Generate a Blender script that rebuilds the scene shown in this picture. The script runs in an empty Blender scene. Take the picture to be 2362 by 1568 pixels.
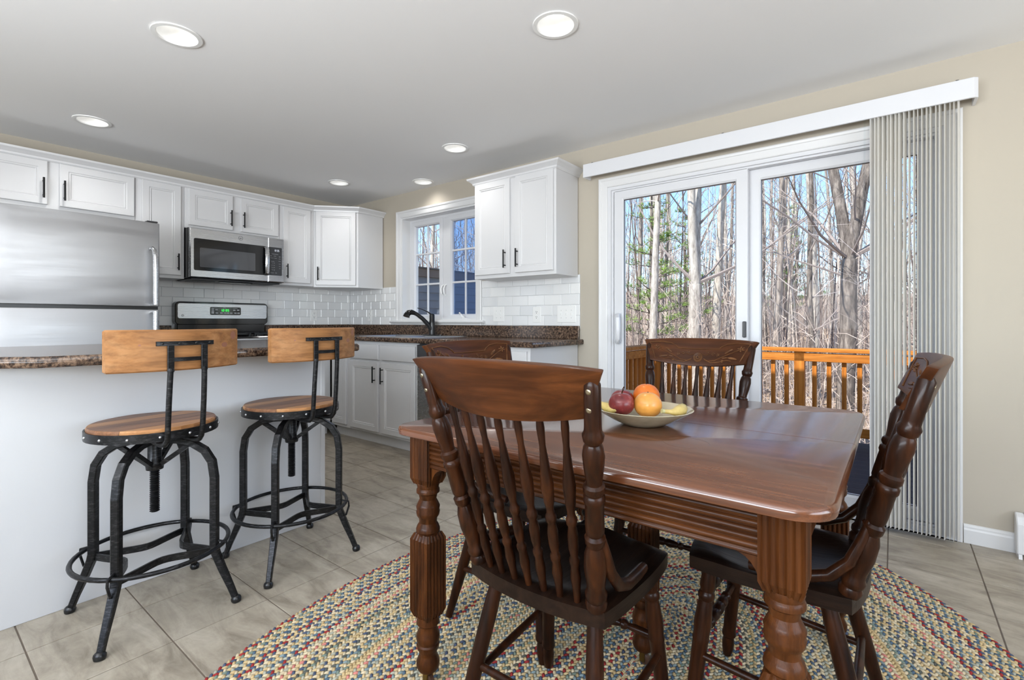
import bpy, bmesh, math, random
from mathutils import Vector, Matrix
random.seed(7)
D = bpy.data
SC = bpy.context.scene
COL = SC.collection
PI = math.pi

# ------------------------------------------------------------------ camera, world, sun, big lights, exposure
H = 2.3236                                   # ceiling height
cam_d = D.cameras.new('camera'); cam = D.objects.new('camera', cam_d); COL.objects.link(cam)
cam.location = (4.7520, -3.1681, 1.0515)
cam.rotation_euler = (PI / 2, 0, 0.66288)
cam_d.sensor_width = 36; cam_d.lens = 17.1634; cam_d.shift_y = -0.01812
cam_d.clip_start = 0.02; cam_d.clip_end = 400
SC.camera = cam

world = D.worlds.new('sky'); SC.world = world; world.use_nodes = True
wn = world.node_tree.nodes; wn.clear()
sky = wn.new('ShaderNodeTexSky'); sky.sky_type = 'NISHITA'; sky.sun_disc = False
sky.sun_elevation = math.radians(46); sky.sun_rotation = math.radians(200)
sky.air_density = 1.0; sky.dust_density = 0.05; sky.ozone_density = 3.0; sky.altitude = 1800
bg = wn.new('ShaderNodeBackground'); bg.inputs[1].default_value = 0.34
wo = wn.new('ShaderNodeOutputWorld')
world.node_tree.links.new(sky.outputs[0], bg.inputs[0]); world.node_tree.links.new(bg.outputs[0], wo.inputs[0])

def lamp(name, kind, loc, energy, color=(1, 1, 1), **kw):
    l = D.lights.new(name, kind); l.energy = energy; l.color = color
    o = D.objects.new(name, l); COL.objects.link(o); o.location = loc
    for k, v in kw.items():
        if hasattr(l, k): setattr(l, k, v)
    return o
sun = lamp('sun', 'SUN', (0, -8, 12), 8.0, (1, .95, .88), angle=math.radians(.6))
sun.rotation_euler = Vector((0.30, 0.80, -0.98)).to_track_quat('-Z', 'Y').to_euler()
# added fill lamps at the rear window openings, tilted up to brighten the room
for (lx, ly, rz, w, h, e, tilt) in ((7.36, -2.6, PI / 2, 2.6, 1.5, 72, 34), (4.2, -5.56, 0, 3.4, 1.5, 330, 58)):
    a = lamp('rear_fill_lamp', 'AREA', (lx, ly, 1.35), e, (.88, .94, 1.0), shape='RECTANGLE', size=w, size_y=h)
    a.rotation_euler = (PI / 2 + math.radians(tilt), 0, rz)
SC.view_settings.view_transform = 'Standard'; SC.view_settings.look = 'None'
SC.view_settings.exposure = 0.06; SC.view_settings.gamma = 1.0
SC.view_settings.use_curve_mapping = False
SC.cycles.use_denoising = True
SC.cycles.max_bounces = 10; SC.cycles.diffuse_bounces = 5; SC.cycles.glossy_bounces = 4
SC.cycles.transmission_bounces = 6; SC.cycles.transparent_max_bounces = 24
SC.cycles.sample_clamp_indirect = 4.0
SC.cycles.caustics_reflective = False; SC.cycles.caustics_refractive = False

# ------------------------------------------------------------------ mesh helpers
class MB:
    def __init__(s): s.v = []; s.f = []
    def _add(s, vs, fs):
        n = len(s.v); s.v += [tuple(p) for p in vs]; s.f += [tuple(i + n for i in f) for f in fs]; return s
    def box(s, x0, x1, y0, y1, z0, z1):
        return s._add([(x0, y0, z0), (x1, y0, z0), (x1, y1, z0), (x0, y1, z0), (x0, y0, z1), (x1, y0, z1), (x1, y1, z1), (x0, y1, z1)],
                      [(0, 3, 2, 1), (4, 5, 6, 7), (0, 1, 5, 4), (1, 2, 6, 5), (2, 3, 7, 6), (3, 0, 4, 7)])
    def obox(s, c, ux, uy, uz, a, b, d):          # oriented box, half sizes a b d
        c, ux, uy, uz = Vector(c), Vector(ux), Vector(uy), Vector(uz)
        vs = [c + ux * a * i + uy * b * j + uz * d * k for k in (-1, 1) for (i, j) in ((-1, -1), (1, -1), (1, 1), (-1, 1))]
        return s._add(vs, [(0, 3, 2, 1), (4, 5, 6, 7), (0, 1, 5, 4), (1, 2, 6, 5), (2, 3, 7, 6), (3, 0, 4, 7)])
    def nest(s, o, u, v, n, w, h, steps, cap=True):   # nested rectangles: steps of (inset, depth along n)
        o, u, v, n = Vector(o), Vector(u), Vector(v), Vector(n)
        b = len(s.v); k = len(steps)
        for (i, d) in steps:
            ix, iy = (i if isinstance(i, tuple) else (i, i))
            for (a, c) in ((ix, iy), (w - ix, iy), (w - ix, h - iy), (ix, h - iy)):
                s.v.append(tuple(o + u * a + v * c + n * d))
        for j in range(k - 1):
            for q in range(4):
                r = (q + 1) % 4
                s.f.append((b + j * 4 + q, b + j * 4 + r, b + j * 4 + 4 + r, b + j * 4 + 4 + q))
        if cap:
            e = b + (k - 1) * 4; s.f.append((e, e + 1, e + 2, e + 3)); s.f.append((b + 3, b + 2, b + 1, b))
        return s
    def tube(s, pts, r, seg=8, cap=True, flat=None, up=None):
        pts = [Vector(p) for p in pts]; n = len(pts); b = len(s.v)
        rr = r if isinstance(r, (list, tuple)) else [r] * n
        t = (pts[1] - pts[0]).normalized()
        a = Vector(up) if up else (Vector((0, 0, 1)) if abs(t.z) < .9 else Vector((1, 0, 0)))
        for i in range(n):
            t = (pts[min(i + 1, n - 1)] - pts[max(i - 1, 0)]).normalized()
            a = a - t * a.dot(t)
            a = a.normalized() if a.length > 1e-6 else t.orthogonal().normalized()
            c = t.cross(a)
            for k in range(seg):
                g = 2 * PI * k / seg + (PI / seg if seg == 4 else 0)
                fa, fc = (flat if flat else (1, 1))
                s.v.append(tuple(pts[i] + a * math.cos(g) * rr[i] * fa + c * math.sin(g) * rr[i] * fc))
        for i in range(n - 1):
            for k in range(seg):
                m = (k + 1) % seg
                s.f.append((b + i * seg + k, b + i * seg + m, b + (i + 1) * seg + m, b + (i + 1) * seg + k))
        if cap:
            s.f.append(tuple(b + k for k in range(seg))[::-1]); e = b + (n - 1) * seg
            s.f.append(tuple(e + k for k in range(seg)))
        return s
    def lathe(s, p0, p1, prof, seg=12):               # prof: (fraction, radius)
        p0, p1 = Vector(p0), Vector(p1); d = p1 - p0; t = d.normalized()
        a = t.orthogonal().normalized(); c = t.cross(a); b = len(s.v); n = len(prof)
        for (f, r) in prof:
            for k in range(seg):
                g = 2 * PI * k / seg
                s.v.append(tuple(p0 + d * f + (a * math.cos(g) + c * math.sin(g)) * r))
        for i in range(n - 1):
            for k in range(seg):
                m = (k + 1) % seg
                s.f.append((b + i * seg + k, b + i * seg + m, b + (i + 1) * seg + m, b + (i + 1) * seg + k))
        s.f.append(tuple(b + k for k in range(seg))[::-1]); e = b + (n - 1) * seg
        s.f.append(tuple(e + k for k in range(seg)))
        return s
    def prism(s, poly, fn, d0, d1):                  # poly of (a, b); fn(a, b, d) -> point
        b = len(s.v); n = len(poly)
        for d in (d0, d1):
            for (p, q) in poly: s.v.append(tuple(fn(p, q, d)))
        s.f.append(tuple(b + i for i in range(n))[::-1]); s.f.append(tuple(b + n + i for i in range(n)))
        for i in range(n):
            j = (i + 1) % n; s.f.append((b + i, b + j, b + n + j, b + n + i))
        return s
    def ball(s, c, r, seg=12, rings=8, rot=None):
        r = r if isinstance(r, tuple) else (r, r, r); c = Vector(c); b = len(s.v)
        R = rot or Matrix.Identity(3)
        for i in range(rings + 1):
            th = PI * i / rings
            for k in range(seg):
                g = 2 * PI * k / seg
                s.v.append(tuple(c + R @ Vector((r[0] * math.sin(th) * math.cos(g), r[1] * math.sin(th) * math.sin(g), r[2] * math.cos(th)))))
        for i in range(rings):
            for k in range(seg):
                m = (k + 1) % seg
                s.f.append((b + i * seg + k, b + (i + 1) * seg + k, b + (i + 1) * seg + m, b + i * seg + m))
        return s
    def sweep(s, prof, path, closed=False):           # prof (out, z); path of (x, y) with outward normal on the right side
        b = len(s.v); n = len(path); k = len(prof)
        P = [Vector((p[0], p[1])) for p in path]
        for i in range(n):
            d0 = (P[i] - P[i - 1]).normalized() if i or closed else None
            d1 = (P[(i + 1) % n] - P[i]).normalized() if i < n - 1 or closed else None
            d0 = d0 or d1; d1 = d1 or d0
            n0, n1 = Vector((d0.y, -d0.x)), Vector((d1.y, -d1.x))
            m = (n0 + n1); m = m / max(m.dot(n0), .2)
            for (o, z) in prof: s.v.append((P[i].x + m.x * o, P[i].y + m.y * o, z))
        for i in range(n if closed else n - 1):
            j = (i + 1) % n
            for q in range(k):
                r = (q + 1) % k
                s.f.append((b + i * k + q, b + j * k + q, b + j * k + r, b + i * k + r))
        if not closed:
            s.f.append(tuple(b + q for q in range(k))); s.f.append(tuple(b + (n - 1) * k + q for q in range(k))[::-1])
        return s

def mesh_of(name, mb, bevel=0, smooth=None, bseg=1):
    me = D.meshes.new(name); me.from_pydata(mb.v, [], mb.f)
    bm = bmesh.new(); bm.from_mesh(me)
    bmesh.ops.remove_doubles(bm, verts=bm.verts, dist=1e-6)
    bmesh.ops.recalc_face_normals(bm, faces=bm.faces)
    if bevel:
        es = [e for e in bm.edges if len(e.link_faces) == 2 and e.calc_face_angle(0) > .6]
        bmesh.ops.bevel(bm, geom=es, offset=bevel, segments=bseg, affect='EDGES', profile=.6, clamp_overlap=True)
    bm.to_mesh(me); bm.free()
    if smooth is not None:
        me.shade_smooth(); me.set_sharp_from_angle(angle=math.radians(smooth))
    return me

def link(o, parent=None):
    COL.objects.link(o)
    if parent is not None:
        o.parent = parent
        if parent.type == 'EMPTY': o.location = Vector(o.location) - Vector(parent.location)
        elif parent.parent is None: o.location = Vector(o.location) - Vector(parent.location)
    return o

def obj(name, mb, mt, parent=None, bevel=0, smooth=None, bseg=1, label=None):
    me = mb if isinstance(mb, bpy.types.Mesh) else mesh_of(name, mb, bevel, smooth, bseg)
    if mt is not None and not len(me.materials): me.materials.append(mt)
    o = D.objects.new(name, me)
    if parent is None and not isinstance(mb, bpy.types.Mesh):    # top-level mesh: origin at its base
        xs = [v.co for v in me.vertices]
        c = Vector(((min(v.x for v in xs) + max(v.x for v in xs)) / 2, (min(v.y for v in xs) + max(v.y for v in xs)) / 2, min(v.z for v in xs)))
        me.transform(Matrix.Translation(-c)); o.location = c
    if label: o['label'] = label
    return link(o, parent)

def tag(o, label, cat, group=None, kind=None):
    if label: o['label'] = label
    if cat: o['category'] = cat
    if group: o['group'] = group
    if kind: o['kind'] = kind
    return o
def thing(name, label, cat, loc=(0, 0, 0), group=None, kind=None):
    o = D.objects.new(name, None); o.empty_display_size = .1; COL.objects.link(o); o.location = loc
    return tag(o, label, cat, group, kind)
def struct(name, mb, mt, label, cat, parent=None, **kw):
    o = obj(name, mb, mt, parent, **kw)
    return tag(o, label, cat if parent is None else None, None, 'structure')
def dup(root, loc, rz, label=None, scale=None):
    r = root.copy(); COL.objects.link(r); r.location = loc; r.rotation_euler = (0, 0, rz)
    if label: r['label'] = label
    if scale: r.scale = (scale,) * 3
    for ch in list(root.children):
        c = ch.copy(); COL.objects.link(c); c.parent = r
        for g in list(ch.children):
            e = g.copy(); COL.objects.link(e); e.parent = c
    return r

# ------------------------------------------------------------------ materials
def S(r, g, b):                                    # sRGB 0-255 -> linear
    return tuple(((c / 255) / 12.92 if c / 255 <= .04045 else ((c / 255 + .055) / 1.055) ** 2.4) for c in (r, g, b)) + (1,)
class NT:
    def __init__(s, name):
        s.m = D.materials.new(name); s.m.use_nodes = True; s.t = s.m.node_tree; s.t.nodes.clear()
        s.out = s.n('ShaderNodeOutputMaterial')
    def n(s, kind, **kw):
        x = s.t.nodes.new(kind)
        for k, v in kw.items():
            if k.startswith('i_'):
                key = k[2:]; x.inputs[int(key) if key.isdigit() else key.replace('_', ' ')].default_value = v
            else: setattr(x, k, v)
        return x
    def l(s, a, b): s.t.links.new(a, b)
    def bsdf(s, color=(.8, .8, .8, 1), rough=.5, metal=0, spec=.5, coat=0, **kw):
        b = s.n('ShaderNodeBsdfPrincipled'); b.inputs['Base Color'].default_value = color
        b.inputs['Roughness'].default_value = rough; b.inputs['Metallic'].default_value = metal
        b.inputs['Specular IOR Level'].default_value = spec; b.inputs['Coat Weight'].default_value = coat
        b.inputs['Coat Roughness'].default_value = .12
        s.l(b.outputs[0], s.out.inputs[0]); s.b = b; return b
    def coord(s, scale=(1, 1, 1), kind='Object', rot=(0, 0, 0)):
        c = s.n('ShaderNodeTexCoord'); m = s.n('ShaderNodeMapping'); m.inputs['Scale'].default_value = scale
        m.inputs['Rotation'].default_value = rot
        s.l(c.outputs[kind], m.inputs[0]); return m.outputs[0]
    def noise(s, vec, scale=5, detail=4, rough=.55, dist=0):
        x = s.n('ShaderNodeTexNoise'); x.inputs['Scale'].default_value = scale; x.inputs['Detail'].default_value = detail
        x.inputs['Roughness'].default_value = rough; x.inputs['Distortion'].default_value = dist
        s.l(vec, x.inputs['Vector']); return x.outputs['Fac']
    def ramp(s, fac, stops):
        r = s.n('ShaderNodeValToRGB'); e = r.color_ramp.elements
        while len(e) < len(stops): e.new(.5)
        for q, (p, c) in zip(e, stops): q.position = p; q.color = c
        s.l(fac, r.inputs[0]); return r.outputs[0]
    def mix(s, a, b, fac, mode='MIX'):
        x = s.n('ShaderNodeMix', data_type='RGBA', blend_type=mode)
        for src, k in ((fac, 0), (a, 6), (b, 7)):
            if isinstance(src, (int, float)): x.inputs[k].default_value = src
            elif isinstance(src, tuple): x.inputs[k].default_value = src
            else: s.l(src, x.inputs[k])
        return x.outputs[2]
    def bump(s, h, strength=.2, dist=.01):
        x = s.n('ShaderNodeBump'); x.inputs['Strength'].default_value = strength; x.inputs['Distance'].default_value = dist
        s.l(h, x.inputs['Height']); s.l(x.outputs[0], s.b.inputs['Normal']); return x
def plain(name, color, rough=.5, metal=0, spec=.5, coat=0, vary=0, bump=0, bscale=60):
    t = NT(name); t.bsdf(color, rough, metal, spec, coat)
    v = t.coord()
    if vary:
        n = t.noise(v, 6, 3)
        c2 = tuple(min(1, c * (1 - vary)) for c in color[:3]) + (1,)
        t.l(t.ramp(n, [(.3, c2), (.7, color)]), t.b.inputs['Base Color'])
    if bump: t.bump(t.noise(v, bscale, 3), bump, .002)
    return t.m
def wood(name, dark, mid, light, along='X', rough=.4, coat=.0, scale=1.0, bump=.15, blotch=.35, fine=90, spec=.14):
    t = NT(name); t.bsdf(mid, rough, 0, spec, coat)
    k = {'X': (1, 9, 9), 'Y': (9, 1, 9), 'Z': (9, 9, 1)}[along]
    v = t.coord(tuple(c * scale for c in k))
    big = t.noise(v, 2.2, 5, .6, 1.2)
    fineN = t.noise(t.coord(tuple((c if c > 1 else .22) * scale for c in k)), fine / 9, 3, .7)
    base = t.ramp(big, [(.25, dark), (.5, mid), (.78, light)])
    grain = t.ramp(fineN, [(.35, (.35, .35, .35, 1)), (.62, (1, 1, 1, 1))])
    c = t.mix(base, grain, .5, 'MULTIPLY')
    bl = t.ramp(t.noise(t.coord((1, 1, 1)), 5, 3), [(.3, (.55, .55, .55, 1)), (.75, (1, 1, 1, 1))])
    t.l(t.mix(c, bl, blotch, 'MULTIPLY'), t.b.inputs['Base Color'])
    t.bump(fineN, bump, .002)
    return t.m
M = {}
M['cabinet'] = plain('cabinet_white_paint', S(208, 208, 209), .32, spec=.45)
M['trim'] = plain('white_trim_paint', S(218, 218, 218), .35, spec=.45)
M['ceiling'] = plain('ceiling_paint', S(238, 238, 238), .9, spec=.1)
M['wall'] = plain('beige_wall_paint', S(180, 172, 158), .75, spec=.2, bump=.04, bscale=180)
M['panel'] = plain('peninsula_white_paint', S(206, 207, 209), .45, spec=.4)
M['vinyl'] = plain('white_vinyl', S(212, 213, 216), .35, spec=.45)
M['black_plastic'] = plain('black_plastic', S(18, 18, 19), .28)
M['black_gloss'] = plain('black_gloss_enamel', S(9, 9, 10), .09)
M['handle_black'] = plain('matte_black_metal', S(20, 20, 21), .42, .6)
M['switch'] = plain('white_switch_plastic', S(236, 236, 234), .3)
M['socket_hole'] = plain('socket_slot_dark', S(40, 40, 40), .6)
M['grey_dark'] = plain('dark_grey_plastic', S(58, 58, 60), .4)
M['print'] = plain('grey_print', S(170, 172, 174), .6)
M['screw'] = plain('tarnished_screw_steel', S(150, 140, 118), .35, 1)
M['brass'] = plain('aged_brass', S(158, 128, 70), .35, 1, vary=.4)
M['porcelain'] = plain('caster_wheel_brown', S(70, 48, 36), .3)
M['chrome'] = plain('polished_chrome', S(205, 205, 208), .08, 1)
M['sinksteel'] = plain('sink_steel', S(190, 192, 196), .28, 1)
def stainless(name, scale, col, rough=.26, wav=.0):
    t = NT(name); t.bsdf(col, rough, 1)
    n = t.noise(t.coord(scale), 60, 2)
    r = t.n('ShaderNodeMapRange'); r.inputs[3].default_value = rough * .8; r.inputs[4].default_value = rough * 1.25
    t.l(n, r.inputs[0]); t.l(r.outputs[0], t.b.inputs['Roughness'])
    if wav:
        w = t.noise(t.coord((.5, .8, 4)), 1.6, 1, .4, .6)
        t.bump(w, wav, .05)
    return t.m
M['steel'] = stainless('brushed_stainless', (1, .04, 3), S(203, 204, 206))
M['fridge_steel'] = stainless('refrigerator_stainless', (1, .03, 3), S(182, 182, 184), .42, .2)
def counter():
    t = NT('brown_granite_laminate'); t.bsdf((.1, .07, .05, 1), .16, 0, .5)
    v = t.coord()
    a = t.noise(v, 66, 6, .72); b = t.noise(v, 9, 4, .6)
    c = t.ramp(a, [(.34, S(20, 16, 15)), (.45, S(56, 42, 35)), (.53, S(98, 78, 63)), (.62, S(136, 112, 92)), (.72, S(66, 62, 66))])
    d = t.ramp(b, [(.35, (.62, .6, .62, 1)), (.65, (1, 1, 1, 1))])
    t.l(t.mix(c, d, .7, 'MULTIPLY'), t.b.inputs['Base Color']); return t.m
M['counter'] = counter()
def subway():
    t = NT('white_glazed_tile'); t.bsdf(S(228, 228, 228), .12, 0, .5)
    oi = t.n('ShaderNodeObjectInfo')
    t.l(t.ramp(oi.outputs['Random'], [(0, S(218, 219, 220)), (1, S(234, 234, 233))]), t.b.inputs['Base Color'])
    t.bump(t.noise(t.coord(), 14, 2), .08, .004); return t.m
M['subway'] = subway()
M['grout_white'] = plain('pale_grout', S(196, 197, 198), .8)
def floor_tile():
    t = NT('grey_beige_floor_tile'); t.bsdf(S(150, 142, 130), .38, 0, .4)
    g = t.n('ShaderNodeNewGeometry'); mp = t.n('ShaderNodeMapping'); mp.inputs['Scale'].default_value = (1.6, 5.5, 1); mp.inputs['Rotation'].default_value = (0, 0, .35)
    t.l(g.outputs['Position'], mp.inputs[0])
    a = t.noise(mp.outputs[0], 2.4, 6, .66, .8)
    f = t.n('ShaderNodeMapping'); f.inputs['Scale'].default_value = (1, 1, 1); t.l(g.outputs['Position'], f.inputs[0])
    b = t.noise(f.outputs[0], 34, 4, .6)
    c = t.ramp(a, [(.28, S(128, 118, 104)), (.5, S(166, 156, 140)), (.72, S(188, 179, 163))])
    d = t.ramp(b, [(.3, (.84, .84, .84, 1)), (.7, (1, 1, 1, 1))])
    c = t.mix(c, d, .8, 'MULTIPLY')
    oi = t.n('ShaderNodeObjectInfo')
    e = t.ramp(oi.outputs['Random'], [(0, (.9, .9, .9, 1)), (1, (1, 1, 1, 1))])
    t.l(t.mix(c, e, 1.0, 'MULTIPLY'), t.b.inputs['Base Color'])
    t.bump(b, .06, .002); return t.m
M['floor_tile'] = floor_tile()
M['grout'] = plain('brown_grey_grout', S(112, 101, 90), .9)
M['oak'] = wood('dark_stained_oak', S(28, 13, 5), S(70, 37, 15), S(106, 61, 28), 'Z', .36, .06, 1.0, .5, .35, 120)
M['oak_apron'] = wood('dark_stained_oak_apron', S(28, 13, 5), S(70, 37, 15), S(106, 61, 28), 'X', .36, .06, 1.0, .5, .35, 120)
M['oak_apron_y'] = wood('dark_stained_oak_side_apron', S(28, 13, 5), S(70, 37, 15), S(106, 61, 28), 'Y', .36, .06, 1.0, .5, .35, 120)
M['tabletop'] = wood('varnished_tabletop_oak', S(72, 37, 19), S(97, 55, 32), S(118, 72, 44), 'X', .22, .6, 1.2, .1, .2, 110, .5)
M['chair'] = wood('dark_walnut_stain', S(20, 9, 5), S(46, 23, 11), S(74, 39, 18), 'Z', .34, .1, 1.1, .2, .5, 80)
M['chair_seat'] = wood('worn_dark_seat', S(20, 12, 9), S(32, 20, 14), S(46, 30, 21), 'Y', .36, .1, 1.2, .3, .4, 90)
M['crest'] = wood('pressed_back_oak', S(32, 15, 6), S(72, 38, 17), S(104, 59, 28), 'X', .36, .08, .8, .2, .6, 70)
M['carving'] = wood('carved_oak_relief', S(54, 32, 18), S(100, 65, 39), S(130, 90, 57), 'X', .4, .05, 1, .1, .3, 70)
M['pine'] = wood('honey_pine', S(138, 92, 54), S(164, 116, 74), S(180, 136, 94), 'Y', .4, .05, .9, .08, .12, 70)
M['pine_edge'] = M['pine']
M['seat_plank_a'] = wood('seat_plank_tan', S(150, 100, 62), S(176, 126, 82), S(192, 144, 98), 'Y', .4, .1, 1.2, .2, .2, 60)
M['seat_plank_b'] = wood('seat_plank_brown', S(98, 66, 47), S(132, 92, 66), S(150, 110, 82), 'Y', .4, .1, 1.2, .2, .25, 60)
def iron():
    t = NT('distressed_black_iron'); t.bsdf(S(40, 40, 41), .36, .7)
    n = t.noise(t.coord((3, 3, 12)), 14, 5, .7)
    t.l(t.ramp(n, [(.5, S(34, 34, 35)), (.66, S(66, 66, 68)), (.8, S(130, 130, 130))]), t.b.inputs['Base Color'])
    t.bump(n, .2, .001); return t.m
M['iron'] = iron()
def glass(name, tint=(1, 1, 1, 1), refl=.9):
    t = NT(name); tr = t.n('ShaderNodeBsdfTransparent'); tr.inputs[0].default_value = tint
    gl = t.n('ShaderNodeBsdfGlossy'); gl.inputs['Roughness'].default_value = .01
    fr = t.n('ShaderNodeFresnel'); fr.inputs[0].default_value = 1.45
    mu = t.n('ShaderNodeMath', operation='MULTIPLY'); mu.inputs[1].default_value = refl; t.l(fr.outputs[0], mu.inputs[0])
    mx = t.n('ShaderNodeMixShader'); t.l(mu.outputs[0], mx.inputs[0]); t.l(tr.outputs[0], mx.inputs[1]); t.l(gl.outputs[0], mx.inputs[2])
    t.l(mx.outputs[0], t.out.inputs[0]); return t.m
M['glass'] = glass('window_glass', (.97, .985, .985, 1), .05)
def screened():
    t = NT('bluish_screened_glass'); tr = t.n('ShaderNodeBsdfTransparent'); tr.inputs[0].default_value = (.70, .79, .90, 1)
    tl = t.n('ShaderNodeBsdfTranslucent'); tl.inputs[0].default_value = S(168, 188, 214)
    mx = t.n('ShaderNodeMixShader'); mx.inputs[0].default_value = .17
    t.l(tr.outputs[0], mx.inputs[1]); t.l(tl.outputs[0], mx.inputs[2]); t.l(mx.outputs[0], t.out.inputs[0]); return t.m
M['glass_screen'] = screened()
def emit(name, col, s):
    t = NT(name); e = t.n('ShaderNodeEmission'); e.inputs[0].default_value = col; e.inputs[1].default_value = s
    t.l(e.outputs[0], t.out.inputs[0]); return t.m
M['lens'] = emit('lit_led_lens', (1, .99, .97, 1), 3.0)
M['green_led'] = emit('green_clock_led', (.05, 1, .12, 1), 1.6)
M['white_led'] = emit('white_clock_led', (.85, .9, 1, 1), .9)
def vane_mat():
    t = NT('translucent_vinyl_vane'); d = t.n('ShaderNodeBsdfDiffuse'); d.inputs[0].default_value = S(240, 240, 238)
    tl = t.n('ShaderNodeBsdfTranslucent'); tl.inputs[0].default_value = S(244, 240, 232)
    mx = t.n('ShaderNodeMixShader'); mx.inputs[0].default_value = .42
    t.l(d.outputs[0], mx.inputs[1]); t.l(tl.outputs[0], mx.inputs[2]); t.l(mx.outputs[0], t.out.inputs[0]); return t.m
M['vane'] = vane_mat()

# ------------------------------------------------------------------ room shell
def wall_mesh(us, vs, holes, fn, thick):
    mb = MB(); us = sorted(set(us)); vs = sorted(set(vs))
    hole = lambda i, j: any(a <= (us[i] + us[i + 1]) / 2 <= b and c <= (vs[j] + vs[j + 1]) / 2 <= d for a, b, c, d in holes)
    nu, nv = len(us) - 1, len(vs) - 1
    for i in range(nu):
        for j in range(nv):
            if hole(i, j): continue
            a, b, c, d = us[i], us[i + 1], vs[j], vs[j + 1]
            p = [fn(a, c, 0), fn(b, c, 0), fn(b, d, 0), fn(a, d, 0), fn(a, c, thick), fn(b, c, thick), fn(b, d, thick), fn(a, d, thick)]
            fs = [(0, 1, 2, 3), (7, 6, 5, 4)]
            if i == 0 or hole(i - 1, j): fs.append((0, 3, 7, 4))
            if i == nu - 1 or hole(i + 1, j): fs.append((1, 5, 6, 2))
            if j == 0 or hole(i, j - 1): fs.append((0, 4, 5, 1))
            if j == nv - 1 or hole(i, j + 1): fs.append((3, 2, 6, 7))
            mb._add(p, fs)
    return mb
RX, RY = 7.4, -5.6                       # far corner of the room, behind the camera
WIN = (.878, 1.888, 1.062, 2.08)         # window opening
DOOR = (3.148, 4.947, .0, 2.004)         # sliding door opening
wall_back = struct('wall_back', wall_mesh([0, WIN[0], WIN[1], DOOR[0], DOOR[1], RX], [0, WIN[2], DOOR[3], WIN[3], H], [WIN, DOOR],
    lambda u, v, d: (u, d, v), .15), M['wall'], 'beige wall holding the sink window and the sliding glass door', 'wall')
wall_left = struct('wall_left', wall_mesh([RY, 0.15], [0, H], [], lambda u, v, d: (-d, u, v), .15), M['wall'],
    'beige wall behind the stove, refrigerator and upper cabinets', 'wall')
W2 = (-3.9, -1.3, .6, 2.1); W3 = (2.5, 5.9, .6, 2.1)
wall_right = struct('wall_right', wall_mesh([RY, W2[0], W2[1], .15], [0, W2[2], W2[3], H], [W2], lambda u, v, d: (RX + d, u, v), .15), M['wall'],
    'beige wall with wide window opposite the refrigerator', 'wall')
wall_front = struct('wall_front', wall_mesh([0, W3[0], W3[1], RX], [0, W3[2], W3[3], H], [W3], lambda u, v, d: (u, RY - d, v), .15), M['wall'],
    'beige wall with wide window facing the sliding door', 'wall')
for nm, (a, b, c, d), fn in (('window_2', W2, lambda u, v, q: (RX + q, u, v)), ('window_3', W3, lambda u, v, q: (u, RY - q, v))):
    mb = MB()
    for k in range(4):
        x = a + (b - a) * k / 3; mb.prism([(x - .03, c), (x + .03, c), (x + .03, d), (x - .03, d)], fn, .05, .1)
    for z in (c + .03, d - .03): mb.prism([(a, z - .03), (b, z - .03), (b, z + .03), (a, z + .03)], fn, .05, .1)
    struct(nm, mb, M['vinyl'], 'white framed wide window behind the dining table side of room', 'window')

CANS = [(2.243, -2.374), (3.61, -1.403), (.745, -2.365), (2.221, -.603), (.75, -.617), (1.378, -.162), (3.6, -3.9), (5.4, -4.1)]  # last two are out of view, added to brighten the room
def ceiling():
    bm = bmesh.new(); es = []
    def loop(pts):
        vs = [bm.verts.new(p) for p in pts]
        for i in range(len(vs)): es.append(bm.edges.new((vs[i], vs[(i + 1) % len(vs)])))
    loop([(0, RY, H), (RX, RY, H), (RX, 0, H), (0, 0, H)])
    for (x, y) in CANS: loop([(x + .078 * math.cos(2 * PI * k / 32), y + .078 * math.sin(2 * PI * k / 32), H) for k in range(32)])
    bmesh.ops.triangle_fill(bm, use_beauty=True, use_dissolve=False, edges=es)
    for f in bm.faces:
        if f.normal.z > 0: f.normal_flip()
    me = D.meshes.new('ceiling'); bm.to_mesh(me); bm.free(); me.materials.append(M['ceiling'])
    o = D.objects.new('ceiling', me); COL.objects.link(o)
    tag(o, 'flat white painted ceiling with round recessed lights', 'ceiling', kind='structure')
ceiling()
# roof above the ceiling: its eave shades the foot of the deck railing
roof = MB().box(-.9, RX + .5, RY - .5, .44, 2.9, 3.04).box(-.15, RX + .15, RY - .15, .15, H + .2, 2.9)
tag(obj('roof', roof, plain('roof_grey', S(120, 116, 110), .9)), 'grey house roof with overhanging eave above the deck', 'roof', kind='structure')

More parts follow.
